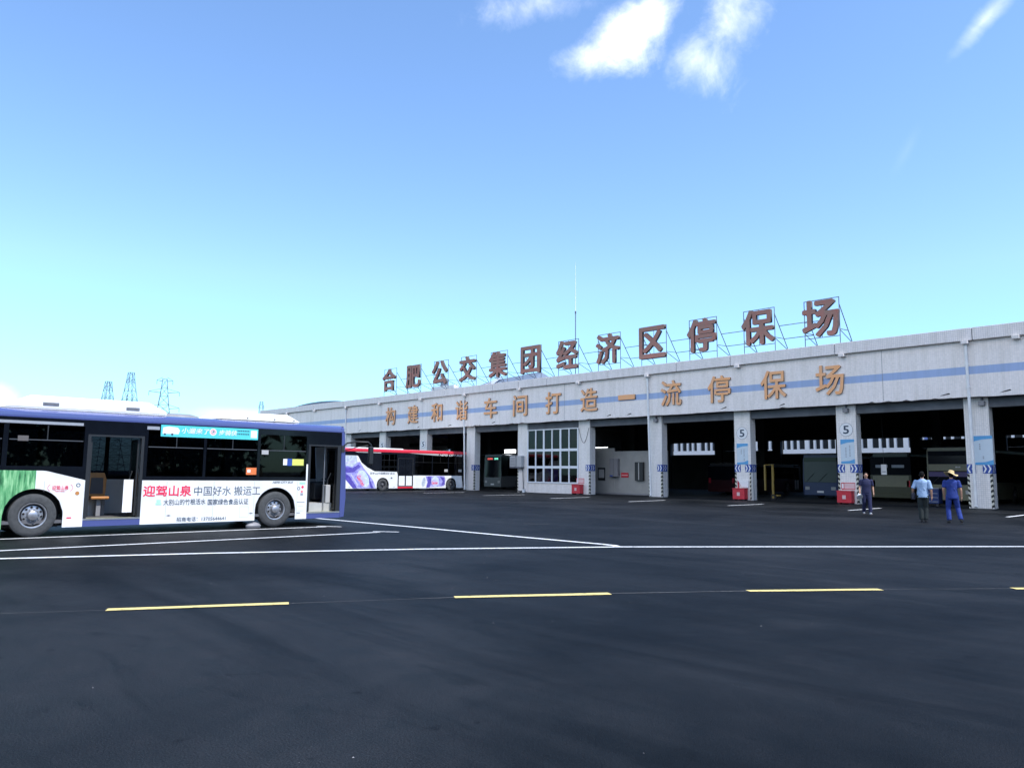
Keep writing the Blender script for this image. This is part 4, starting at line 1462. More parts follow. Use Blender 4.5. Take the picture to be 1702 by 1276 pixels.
# ---- the near bus, side at x = -20.3
Y0 = 0.9
near = make_bus(dict(
    L=11.28, zb=0.20, zt=2.71, zr=2.87, nose=0.17, detail=1, low='buswhite', rail='lav', rear='lav', print=4.12 - Y0,
    arches=[4.12 - Y0, 9.98 - Y0],
    belt=[(0, 1.52), (4.30 - Y0, 1.50), (5.14 - Y0, 1.285), (11.3, 1.275)],
    doors=[(5.14 - Y0, 6.42 - Y0, 2.38, 'open'), (10.93 - Y0, 12.005 - Y0, 2.33, 'open')],
    wins=[(1.55 - Y0, 3.42 - Y0), (3.52 - Y0, 5.06 - Y0), (6.5 - Y0, 7.90 - Y0), (7.97 - Y0, 9.38 - Y0), (9.46 - Y0, 10.86 - Y0)],
    seats=[(-0.92, 5.35 - Y0, 0), (-0.45, 5.35 - Y0, 0), (0.1, 5.75 - Y0, -PI / 2), (-0.92, 7.2 - Y0, 0), (-0.45, 7.2 - Y0, 0), (0.9, 7.2 - Y0, 0), (0.9, 8.1 - Y0, 0), (0.9, 9.0 - Y0, 0), (-0.92, 8.1 - Y0, 0), (-0.92, 9.0 - Y0, 0), (0.9, 3.2 - Y0, 0)],
), 'city_bus', 'large white and lavender city bus with open doors and a bamboo print, nearest the camera', (-21.55, Y0, 0))
HW = 1.25


def ny(Y):
    return Y - Y0


def nplate(name, ya, yb, za, zb_, mat, label=None, d=0.004, parent=None, off=0.0):
    return MB().box(HW + 0.0006 + off, HW + d + off, ny(ya), ny(yb), za, zb_).build(name, mat, parent or near, label=label)


# lettering on the side
text_obj('advert_text', '迎驾山泉', 1.17, 0.265, ['pink'], near, face_x(HW + 0.001, ny(7.05), 1.02), 0.003, 0.022, label='large pink red Chinese characters')
text_obj('advert_text', '中国好水 搬运工', 1.80, 0.245, ['ink'], near, face_x(HW + 0.001, ny(8.61), 1.01), 0.003, 0.0, label='large dark Chinese characters')
text_obj('advert_text', '大别山的竹根活水', 1.06, 0.150, ['ink'], near, face_x(HW + 0.001, ny(7.49), 0.735), 0.003, 0.006)
text_obj('advert_text', '国家绿色食品认证', 1.10, 0.150, ['ink'], near, face_x(HW + 0.001, ny(8.63), 0.72), 0.003, 0.006)
text_obj('advert_text', '招商电话：13705644641', 1.27, 0.115, ['ink'], near, face_x(HW + 0.001, ny(7.94), 0.295), 0.003, 0.003)
lg = nplate('green_mark', 6.77, 6.91, 0.67, 0.72, 'teal')
nplate('green_mark', 6.79, 6.89, 0.73, 0.80, 'teal')
for y in (7.10, 9.27):
    MB().prism([(ny(y) - .06, 0.40), (ny(y), 0.375), (ny(y) + .06, 0.40), (ny(y), 0.425)], 'x', HW + 0.0006, HW + 0.004).build('lamp_marker', 'grey', near)
# logo on the panel ahead of the rear wheel
text_obj('advert_text', '迎驾山泉', 0.34, 0.10, ['pink'], near, face_x(HW + 0.001, ny(4.63), 1.11), 0.003, 0.01)
pts = lambda y0, s: [(HW + 0.003, ny(y0) + s * 0.05 * math.sin(PI * k / 6), 1.03 + 0.16 * k / 6) for k in range(7)]
MB().tube(pts(4.42, -1), 0.005, 5).build('logo_bracket', 'pink', near)
MB().tube(pts(4.84, 1), 0.005, 5).build('logo_bracket', 'pink', near)
text_obj('advert_text', '中国好水搬运工', 0.22, 0.03, ['pink'], near, face_x(HW + 0.001, ny(4.63), 1.03), 0.003)
MB().lathe([(0.001, 0.03), (0.004, 0.03), (0.004, 0.045), (0.001, 0.047)], 16, 0, 'x', (HW, ny(5.0), 1.17)).build('round_emblem', 'ink', near)
MB().lathe([(0.004, 0.0), (0.004, 0.045), (0.001, 0.047)], 14, 0, 'x', (HW, ny(4.99), 0.98)).build('round_emblem', 'seat', near)
nplate('fuel_label', 4.80, 4.90, 0.40, 0.43, 'pink')
MB().lathe([(0.001, 0.03), (0.004, 0.03), (0.004, 0.045), (0.001, 0.047)], 16, 0, 'x', (HW, ny(10.66), 1.06)).build('round_emblem', 'ink', near)
MB().lathe([(0.004, 0.0), (0.004, 0.035), (0.001, 0.04)], 14, 0, 'x', (HW, ny(10.78), 1.10)).build('round_emblem', 'pink', near)
nplate('stickers', 10.72, 10.80, 0.86, 0.93, 'printgrey')
nplate('stickers', 10.73, 10.79, 0.95, 0.99, 'pink')
nplate('stickers', 10.68, 10.86, 1.18, 1.24, 'teal')
text_obj('advert_text', 'HEFEI CITY BUS', 0.62, 0.055, ['ink'], near, face_x(HW + 0.001, ny(10.17), 1.235), 0.003, 0.01, 0.4)
nplate('small_print', 10.62, 10.86, 0.665, 0.685, 'printgrey')
nplate('small_print', 10.66, 10.82, 0.56, 0.565, 'printgrey')
nplate('small_print', 10.66, 10.82, 0.43, 0.435, 'printgrey')
nplate('fuel_label', 10.63, 10.73, 0.36, 0.385, 'printgrey')
for y_ in (4.30, 7.02, 8.22, 9.34, 10.62):
    nplate('panel_seam', y_ - 0.003, y_ + 0.003, 0.30 if y_ != 4.30 else 1.02, 1.26, 'printgrey', d=0.001)
fl = nplate('flap_seam', 8.95, 9.20, 0.30, 0.304, 'printgrey', d=0.001)
nplate('flap_seam', 8.95, 9.20, 0.58, 0.584, 'printgrey', d=0.001)
nplate('flap_seam', 8.95, 8.954, 0.305, 0.579, 'printgrey', d=0.001)
nplate('flap_seam', 9.196, 9.20, 0.305, 0.579, 'printgrey', d=0.001)
nplate('grab_strip', 10.875, 10.925, 1.28, 1.75, 'white')
# banner above the windows
bn = nplate('banner', 6.79, 9.37, 2.39, 2.685, 'cyan', 'cyan advert banner over the middle windows', 0.004)
text_obj('banner_text', '小遛来了', 0.72, 0.14, ['white'], bn, face_x(HW + 0.0045, ny(7.66), 2.56), 0.002, 0.012, 0.15)
text_obj('banner_text', '步骑侠', 0.50, 0.14, ['white'], bn, face_x(HW + 0.0045, ny(8.52), 2.55), 0.002, 0.012, 0.15)
text_obj('banner_text', 'P', 0.05, 0.06, ['ink'], bn, face_x(HW + 0.0075, ny(8.13), 2.555), 0.002, 0.01)
MB().lathe([(0.0047, 0.0), (0.0047, 0.095)], 20, 0, 'x', (HW, ny(8.12), 2.555)).lathe([(0.0055, 0.05), (0.0055, 0.065)], 20, 1, 'x', (HW, ny(8.12), 2.555)).build('round_emblem', ['white', 'pink'], bn)
mb = MB()
for r in range(2):
    for k in range(7):
        y = ny(8.78) + k * 0.05
        mb.box(HW + 0.0045, HW + 0.006, y, y + 0.032, 2.60 - r * 0.085, 2.635 - r * 0.085)
mb.build('small_print', 'ink', bn)
MB().box(HW + 0.0045, HW + 0.0065, ny(9.16), ny(9.34), 2.44, 2.64).build('white_square', 'white', bn)
mb = MB()    # little drawn van
mb.add([(HW + 0.0055, ny(y), z) for y, z in ((6.83, 2.46), (7.23, 2.46), (7.26, 2.56), (7.20, 2.63), (6.98, 2.65), (6.84, 2.62))], [tuple(range(6))])
mb.build('drawn_van', 'white', bn)
MB().lathe([(0.0065, 0.0), (0.0065, 0.025)], 10, 0, 'x', (HW, ny(6.89), 2.45)).lathe([(0.0065, 0.0), (0.0065, 0.03)], 10, 0, 'x', (HW, ny(7.07), 2.45)).build('drawn_wheel', 'ink', bn)
nplate('sticker', 9.08, 9.37, 1.44, 1.63, 'orange', 'orange sticker on the window')
nplate('sticker', 10.15, 10.27, 1.715, 1.89, 'white')
nplate('sticker', 10.275, 10.42, 1.70, 1.90, 'blue')
nplate('sticker', 10.425, 10.78, 1.71, 1.89, 'yellow', 'yellow sticker on the window')
nplate('sticker', 3.70, 3.91, 2.17, 2.29, 'seatgrey')
nplate('sticker', 9.50, 9.70, 2.00, 2.12, 'lightgrey')
MB().box(HW + 0.0065, HW + 0.009, ny(9.11), ny(9.20), 1.50, 1.58).build('sticker_print', 'white', near)
# grey louvre strip above the rear windows
nplate('vent_strip', 3.30, 5.02, 2.565, 2.63, 'printgrey')
nplate('vent_strip', 6.46, 6.76, 2.55, 2.63, 'printgrey')
# roof boxes
rb = MB()
prof = [(3.30, 2.93), (3.95, 3.245), (6.55, 3.245), (7.0, 3.02), (7.02, 2.93)]
rb.prism([(ny(y), z) for y, z in prof], 'x', -1.0, 1.0)
rb = rb.build('roof_housing', 'roofwhite', near, bevel=0.05)
for (ya, yb, z) in ((4.20, 4.52, 3.02), (6.02, 6.32, 3.02)):
    lv = MB()
    for k in range(4):
        lv.box(1.001, 1.012, ny(ya), ny(yb), z + k * 0.018, z + k * 0.018 + 0.009)
    lv.box(1.0005, 1.004, ny(ya) - .01, ny(yb) + .01, z - 0.008, z + 0.075, 1)
    lv.build('louvre', ['grey', 'printgrey'], rb)
mb = MB()
mb.add([(x, ny(y), z) for x, y, z in ((-1.05, 2.7, 2.95), (1.05, 2.7, 2.95), (1.0, 3.29, 3.16), (-1.0, 3.29, 3.16))], [(0, 1, 2, 3)])
mb.add([(x, ny(y), z) for x, y, z in ((1.05, 2.7, 2.9), (1.05, 3.29, 2.9), (1.0, 3.29, 3.16), (1.05, 2.7, 2.95))], [(0, 1, 2, 3)])
mb.build('roof_scoop', 'lightgrey', near)
rb = MB().prism([(ny(y), z) for y, z in ((8.35, 2.95), (8.65, 3.13), (10.4, 3.17), (10.85, 2.96))], 'x', -0.9, 0.9).build('roof_housing', 'roofwhite', near, bevel=0.06)
for y in (9.2, 10.0, 10.6):
    MB().lathe([(0, 0.02), (0.05, 0.008)], 8, 0, 'z', (0.92, ny(y), 2.98)).build('roof_bolt', 'blackmatt', near)
mb = MB()
mb.rings([(0.1, ny(7.6), 2.93, 0.5, 0.55), (0.1, ny(7.6), 3.0, 0.48, 0.52), (0.1, ny(7.6), 3.05, 0.3, 0.35)], 20)
mb.build('roof_hatch', 'grey', near, smooth=True)
# door leaf with white paper in the middle door, box inside, front door kit
MB().box(HW - 0.16, HW - 0.15, ny(6.04), ny(6.26), 0.50, 1.30).build('white_sheet', 'white', near)
MB().box(-0.2, -0.1, ny(5.02), ny(5.80), 0.38, 0.78).build('step_riser', 'lightgrey', near)
MB().box(-0.9, -0.2, ny(5.0), ny(6.0), 0.371, 0.77).build('platform', 'grey', near)
MB().box(-1.15, 0.3, ny(10.9), ny(10.93), 0.38, 1.9).build('driver_screen', 'grey', near)
MB().box(-0.35, -0.25, ny(11.0), ny(11.9), 0.38, 1.15).build('driver_barrier', 'lightgrey', near)
MB().box(-0.24, HW - 0.32, ny(11.15), ny(11.95), 0.371, 0.62).build('front_step', 'lightgrey', near)
db = MB().box(-1.15, 0.2, ny(11.72), ny(12.05), 0.7, 1.2).build('dashboard', 'blackmatt', near, bevel=0.04)
MB().lathe([(-0.012, 0.21), (0.012, 0.21), (0.012, 0.235), (-0.012, 0.235), (-0.012, 0.21)], 24, 0, 'z', (-0.65, ny(11.6), 1.28)).build('steering_wheel', 'black', near, smooth=True)
fb = MB().box(0.72, 0.95, ny(11.70), ny(11.86), 0.62, 1.15).build('fare_box', 'lightgrey', near, bevel=0.02)
for (x, y) in ((0.95, 11.62), (0.35, 11.2), (0.3, 6.8), (-0.3, 8.4), (0.7, 5.1), (0.85, 6.45)):
    MB().tube([(x, ny(y), 0.38), (x, ny(y), 2.65)], 0.017, 8).build('grab_pole', 'steelrail', near, smooth=True)
MB().box(-0.95, -0.90, ny(11.1), ny(11.9), 0.38, 2.3).build('cab_panel', 'lightgrey', near)
MB().box(-0.60, -0.57, ny(11.0), ny(11.10), 0.38, 2.4).build('cab_post', 'steelrail', near)
ds = MB().box(-0.9, -0.4, ny(10.98), ny(11.4), 0.7, 0.85).box(-0.9, -0.4, ny(10.95), ny(11.05), 0.86, 1.6).build('driver_seat', 'seatgrey', near, bevel=0.04)
MB().box(0.3, 0.34, ny(11.0), ny(11.5), 2.45, 2.60).build('roof_display', 'blackmatt', near)
# mirror on its long arm
mr = MB().tube([(HW - 0.05, ny(12.05), 2.28), (HW + 0.06, ny(12.16), 2.40), (HW + 0.28, ny(12.35), 2.44), (HW + 0.38, ny(12.68), 2.44), (HW + 0.40, ny(12.78), 2.36), (HW + 0.40, ny(12.78), 2.28)], 0.022, 8).tube([(HW - 0.05, ny(12.05), 2.16), (HW + 0.28, ny(12.35), 2.28), (HW + 0.38, ny(12.68), 2.34)], 0.013, 8).build('mirror_arm', 'blackmatt', near, smooth=True)
MB().prism([(-0.06, 2.30), (0.06, 2.30), (0.05, 1.78), (0.0, 1.74), (-0.03, 1.80)], 'y', ny(12.70), ny(12.84)).build('mirror_head', 'blackmatt', mr, bevel=0.02).location = (HW + 0.40, 0, 0)
MB().box(HW - 0.01, HW + 0.012, ny(12.0), ny(12.1), 2.12, 2.32).build('mirror_bracket', 'black', near)
# sandbag / chock by the front wheel
o = MB().rings([(-20.05, 9.35, 0.0, 0.09, 0.20), (-20.05, 9.35, 0.06, 0.11, 0.22), (-20.05, 9.34, 0.12, 0.07, 0.16), (-20.05, 9.33, 0.15, 0.03, 0.08)], 14).build('wheel_chock', 'grey', None, smooth=True)
o.location = (-0.35, 0.05, 0)
tag(o, 'pale grey chock on the ground just behind the near bus front wheel', 'wheel chock')

# ---- the red bus nosing into the bay, side at x = -54.35
Y0 = 32.5
red = make_bus(dict(
    L=13.6, zb=0.20, zt=3.20, zr=3.42, nose=0.3, low='buswhite', rail='red', rear='buswhite', rim='dark', glass='darkglass', rearwin=(2.75, 3.0),
    arches=[36.15 - Y0, 43.4 - Y0],
    belt=[(0, 2.86), (33.68 - Y0, 2.86), (34.04 - Y0, 2.3), (34.6 - Y0, 1.92), (35.3 - Y0, 1.6), (37.6 - Y0, 1.57), (37.601 - Y0, 1.28), (44.68 - Y0, 1.28), (44.69 - Y0, 0.3), (47, 0.3)],
    doors=[(37.62 - Y0, 39.22 - Y0, 2.75, 'closed')],
    wins=[(36.0 - Y0, 37.5 - Y0), (39.4 - Y0, 41.2 - Y0), (41.3 - Y0, 43.0 - Y0), (43.1 - Y0, 44.6 - Y0)],
), 'city_bus', 'red roofed city bus with purple bottle advert parked half inside a depot bay', (-55.6, Y0, 0))
X = HW + 0.001


def decal(name, pts, mat, d=0.003, parent=red):
    n = len(pts)
    mb = MB()
    mb.add([(HW + d, y - Y0, z) for y, z in pts], [tuple(range(n))])
    return mb.build(name, mat, parent)


def ellp(cy, cz, ry, rz_, ang=0.0, n=20, a0=0, a1=2 * PI):
    return [(cy + ry * math.cos(a0 + (a1 - a0) * k / n) * math.cos(ang) - rz_ * math.sin(a0 + (a1 - a0) * k / n) * math.sin(ang),
             cz + ry * math.cos(a0 + (a1 - a0) * k / n) * math.sin(ang) + rz_ * math.sin(a0 + (a1 - a0) * k / n) * math.cos(ang)) for k in range(n)]


# big slanting bottle at the rear
decal('bottle_print', [(32.52, 2.2), (33.9, 2.35), (34.3, 1.8), (35.15, 0.9), (35.5, 0.22), (33.55, 0.22), (32.52, 1.1)], 'purple')
decal('bottle_cap', [(32.52, 2.84), (33.55, 2.84), (33.62, 2.3), (33.2, 1.95), (32.52, 2.05)], 'cap', 0.005)
decal('bottle_cap', [(32.52, 2.3), (33.3, 2.5), (33.45, 2.36), (33.0, 2.16), (32.52, 2.12)], 'purplelt', 0.007)
decal('bottle_shade', [(32.52, 1.95), (33.2, 1.85), (33.75, 2.15), (33.95, 1.95), (33.3, 1.5), (32.52, 1.45)], 'purpledk', 0.007)
decal('bottle_shade', [(32.52, 1.45), (32.95, 1.2), (33.7, 0.22), (33.3, 0.22), (32.52, 1.0)], 'purpledk', 0.007)
decal('bottle_shade', [(34.5, 1.5), (34.65, 1.35), (35.25, 0.22), (35.0, 0.22)], 'purpledk', 0.007)
decal('bottle_shine', [(33.0, 1.35), (33.12, 1.38), (33.8, 0.5), (33.7, 0.42)], 'purplelt', 0.009)
decal('bottle_label', ellp(34.25, 1.0, 0.75, 0.48, R(-58)), 'blab', 0.009)
decal('bottle_label', ellp(34.05, 0.95, 0.62, 0.30, R(-58)), 'purplelt', 0.011)
mtx = face_x(HW + 0.012, 34.02 - Y0, 0.85) @ Matrix.Rotation(R(-55), 4, 'Z')
text_obj('bottle_text', 'Ganten', 0.95, 0.34, ['pink'], red, mtx, 0.002, 0.02, 0.2)
for pts_, m_, d_ in (([(-1.2, 0.5), (-0.2, 0.3), (0.9, 0.3), (1.2, 1.2), (1.2, 2.2), (0.3, 2.5), (-0.7, 1.9)], 'purple', .0), ([(0.2, 2.2), (1.2, 2.3), (1.2, 2.7), (0.3, 2.7)], 'cap', .003), ([(-0.6, 1.7), (1.1, 1.9), (1.1, 2.15), (-0.4, 1.95)], 'purpledk', .003), ([(-0.6, 0.6), (0.6, 0.5), (0.9, 1.4), (-0.3, 1.5)], 'blab', .003), ([(-1.0, 0.5), (-0.7, 0.4), (-0.5, 1.6), (-0.8, 1.7)], 'purpledk', .003)):
    mb = MB()
    mb.add([(x_, -0.024 - d_, z_) for x_, z_ in pts_], [tuple(range(len(pts_)))])
    mb.build('rear_print', m_, red)
# lying bottle between the doors and the front wheel
decal('bottle_print', [(40.55, 1.22), (42.6, 1.26), (42.75, 0.95), (42.62, 0.36), (40.6, 0.25), (40.75, 0.7)], 'purple')
decal('bottle_cap', ellp(40.35, 0.72, 0.2, 0.42, R(-12)), 'cap', 0.005)
decal('bottle_shade', [(40.75, 1.2), (41.1, 1.22), (41.2, 0.8), (41.0, 0.25), (40.65, 0.25), (40.8, 0.7)], 'purpledk', 0.006)
decal('bottle_shade', [(42.1, 1.22), (42.62, 1.1), (42.7, 0.5), (42.3, 0.4), (42.45, 0.8)], 'purpledk', 0.006)
decal('bottle_label', ellp(41.6, 0.78, 0.42, 0.44), 'blab', 0.008)
decal('bottle_label', ellp(41.55, 0.68, 0.36, 0.30), 'purplelt', 0.010)
text_obj('bottle_text', 'Ganten', 0.66, 0.24, ['pink'], red, face_x(HW + 0.011, 41.55 - Y0, 0.66), 0.002, 0.02, 0.2)
text_obj('advert_text', '百岁山|中国景田矿泉水', 2.45, 0.21, ['ink'], red, face_x(X, 36.1 - Y0, 1.42), 0.003, 0.01)
text_obj('roof_text', 'HEFEI CITY BUS', 2.6, 0.17, ['white'], red, face_x(X, 43.35 - Y0, 3.10), 0.003, 0.01, 0.3)
decal('roof_stripe', [(38.7, 3.19), (42.0, 3.19), (41.9, 3.03), (40.2, 3.10)], 'lightgrey', 0.003)
decal('roof_stripe', [(33.4, 3.17), (35.9, 3.17), (35.9, 3.10), (33.6, 3.12)], 'lightgrey', 0.003)
MB().box(-0.9, 0.9, 0.9, 5.9, 3.44, 3.55).build('roof_housing', 'roofwhite', red, bevel=0.05)
for y in (42.6, 44.2):
    decal('sticker', [(y, 1.62), (y + 0.38, 1.62), (y + 0.38, 1.85), (y, 1.85)], 'lightgrey', 0.004)
for y in (32.9, 34.9 + .3, 37.2):
    decal('small_mark', [(y, 0.3), (y + 0.15, 0.3), (y + 0.15, 0.34), (y, 0.34)], 'printgrey', 0.004)
decal('small_mark', [(36.9, 1.0), (37.1, 1.0), (37.05, 1.12), (36.95, 1.12)], 'ink', 0.004)

# ---- buses and vehicles inside the hall
SW = [(0.5 + k * 1.7, 2.05 + k * 1.7) for k in range(6)]


def inner_bus(name, label, loc, rz, low, rail, front, **kw):
    d = dict(L=11.0, zb=0.25, zt=2.85, zr=3.05, nose=0.27, low=low, rail=rail, rear=kw.get('rear', low), front=front,
             arches=[2.8, 8.6], belt=[(0, 1.3), (11, 1.3)], wins=SW, doors=[(10.0 - .3, 10.7, 2.5, 'closed')], rim='dark', wsglass='blackgloss', glass='darkglass')
    d.update(kw)
    return make_bus(d, name, label, loc, rz)


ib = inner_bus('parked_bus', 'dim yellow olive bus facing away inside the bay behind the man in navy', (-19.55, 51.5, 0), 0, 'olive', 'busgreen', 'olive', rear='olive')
MB().box(-0.9, -0.15, -0.04, -0.021, 2.16, 2.34).build('painted_reflection', 'printgrey', ib)  # pair of pale panels imitating reflections on the rear glass
MB().box(0.1, 0.85, -0.04, -0.021, 2.16, 2.34).build('painted_reflection', 'printgrey', ib)
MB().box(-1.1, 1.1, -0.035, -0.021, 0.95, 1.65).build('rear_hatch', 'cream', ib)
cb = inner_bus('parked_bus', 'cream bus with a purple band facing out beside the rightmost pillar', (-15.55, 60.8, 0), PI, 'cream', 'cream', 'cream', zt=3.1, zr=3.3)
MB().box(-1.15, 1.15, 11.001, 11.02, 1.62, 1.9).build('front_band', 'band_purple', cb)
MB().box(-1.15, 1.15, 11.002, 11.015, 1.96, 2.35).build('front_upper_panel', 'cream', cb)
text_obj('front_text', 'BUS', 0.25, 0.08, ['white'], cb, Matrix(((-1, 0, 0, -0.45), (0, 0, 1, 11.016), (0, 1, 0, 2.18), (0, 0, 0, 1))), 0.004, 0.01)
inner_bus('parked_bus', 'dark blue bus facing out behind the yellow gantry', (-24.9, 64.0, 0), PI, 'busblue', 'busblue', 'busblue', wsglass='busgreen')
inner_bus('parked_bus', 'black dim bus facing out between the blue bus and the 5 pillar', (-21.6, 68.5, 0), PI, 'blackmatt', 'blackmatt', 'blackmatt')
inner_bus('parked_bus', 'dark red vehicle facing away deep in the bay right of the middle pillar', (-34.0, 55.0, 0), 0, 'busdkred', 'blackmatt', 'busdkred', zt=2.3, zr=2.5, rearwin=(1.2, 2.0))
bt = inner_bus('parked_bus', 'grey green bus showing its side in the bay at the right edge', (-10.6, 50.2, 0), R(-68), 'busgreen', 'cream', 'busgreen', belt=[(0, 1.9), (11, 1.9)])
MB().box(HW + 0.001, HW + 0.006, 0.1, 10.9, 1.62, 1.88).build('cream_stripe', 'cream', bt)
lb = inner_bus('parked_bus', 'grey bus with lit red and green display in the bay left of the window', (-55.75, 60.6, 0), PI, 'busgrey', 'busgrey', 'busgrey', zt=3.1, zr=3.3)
MB().box(-0.95, 0.95, 11.003, 11.02, 2.80, 3.06).build('display', 'blackmatt', lb)
text_obj('display_text', '公交车', 0.75, 0.17, ['ledred'], lb, Matrix(((-1, 0, 0, 0.35), (0, 0, 1, 11.022), (0, 1, 0, 2.93), (0, 0, 0, 1))), 0.004, 0.02)
text_obj('display_text', '回场', 0.5, 0.17, ['ledgreen'], lb, Matrix(((-1, 0, 0, -0.55), (0, 0, 1, 11.022), (0, 1, 0, 2.93), (0, 0, 0, 1))), 0.004, 0.02)
# yellow lifting gantry
t = thing('lifting_gantry', 'yellow two post lifting gantry on a wheel inside the bay right of the 5 pillar', 'gantry', (-25.35, 47.2, 0))
MB().box(-0.065, 0.065, -0.06, 0.06, 0.35, 2.30).build('post', 'gantry', t, bevel=0.01)
MB().box(-0.80, -0.69, 0.3, 0.42, 0.60, 2.30).build('post', 'gantry', t, bevel=0.01)
MB().tube([(-0.75, 0.36, 2.28), (0, 0, 2.28)], 0.03, 8).build('top_bar', 'gantry', t)
MB().box(-0.1, 0.42, -0.12, 0.2, 0.24, 0.34).build('base_frame', 'gantry', t, bevel=0.01)
MB().lathe([(-0.06, 0.0), (-0.06, 0.19), (0.06, 0.19), (0.06, 0.0)], 18, 0, 'y', (0.15, -0.25, 0.19)).lathe([(-0.065, 0.0), (-0.065, 0.08)], 12, 1, 'y', (0.15, -0.25, 0.19)).build('wheel', ['black', 'gantry'], t)
# tool trolley behind the men
t = thing('tool_trolley', 'dark blue wheeled tool trolley in the bay behind the two men', 'trolley', (-15.35, 45.9, 0))
MB().box(-0.5, 0.5, -0.3, 0.3, 0.15, 0.95).build('cabinet', 'busblue', t, bevel=0.02)
MB().box(-0.53, 0.53, -0.33, 0.33, 0.95, 1.0).build('tray', 'grey', t)
for s in (-1, 1):
    MB().lathe([(-0.03, 0.0), (-0.03, 0.075), (0.03, 0.075), (0.03, 0.0)], 12, 0, 'y', (s * 0.4, -0.25, 0.076)).build('castor', 'black', t)
mb = MB()
for k in range(3):
    mb.box(-0.45, 0.45, -0.315, -0.301, 0.25 + k * 0.22, 0.27 + k * 0.22)
mb.build('drawer_handle', 'steelrail', t)
t = thing('door_poster', 'white notice hung at head height in the bay behind the man in navy', 'sign', (-18.4, 47.5, 2.2))
MB().box(-0.16, 0.16, -0.01, 0.01, -0.5, 0.1).build('sheet', 'white', t)
MB().box(-0.1, 0.1, -0.014, -0.0105, -0.35, -0.3).build('print', 'printgrey', t)
MB().tube([(0, 0, 0.1), (0, 0, 3.0)], 0.01, 5).build('cord', 'blackmatt', t)


# ------------------------------------------------------------------ unseen belt of trees behind the camera, added to darken reflections in the glass
mb = MB()
rt = random.Random(3)
for i in range(280):
    a = (R(-150) + R(190) * i / 230 if i < 230 else R(40) + R(34) * (i - 230) / 50) + rt.uniform(-.01, .01)
    rr_ = rt.uniform(60, 70) if i < 230 else rt.uniform(92, 102)
    cx_, cy_ = rr_ * math.cos(a), rr_ * math.sin(a)
    hh = rt.uniform(8, 14)
    mb.tube([(cx_, cy_, 0), (cx_, cy_, hh * .6)], [.25, .12], 5)
    for q in range(170):
        u, v, w_ = rt.gauss(0, 1.4), rt.gauss(0, 1.4), abs(rt.gauss(0, .42))
        p = Vector((cx_ + u, cy_ + v, max(.6, hh * (1 - w_))))
        d1 = Vector((rt.uniform(-1, 1), rt.uniform(-1, 1), rt.uniform(-1, 1))) * 1.3
        d2 = Vector((rt.uniform(-1, 1), rt.uniform(-1, 1), rt.uniform(-1, 1))) * 1.3
        mb.add([p, p + d1, p + d2], [(0, 1, 2)])
struct(mb.build('added_tree_belt', 'leaf'), 'stuff')


# ------------------------------------------------------------------ people
def remesh(mb, name, mat, parent, voxel, smooth=2, label=None):
    me = mb.mesh(name, mat)
    o = bpy.data.objects.new(name, me)
    col.objects.link(o)
    r = o.modifiers.new('r', 'REMESH')
    r.mode = 'VOXEL'
    r.voxel_size = voxel
    r.use_smooth_shade = True
    s = o.modifiers.new('s', 'SMOOTH')
    s.factor = 0.5
    s.iterations = smooth
    dg = bpy.context.evaluated_depsgraph_get()
    m2 = bpy.data.meshes.new_from_object(o.evaluated_get(dg))
    o.modifiers.clear()
    o.data = m2
    m2.name = name
    m2.materials.clear()
    for k in (mat if isinstance(mat, list) else [mat]):
        m2.materials.append(M[k])
    m2.polygons.foreach_set('use_smooth', [True] * len(m2.polygons))
    o.parent = parent
    if label:
        o['label'] = label
    return o


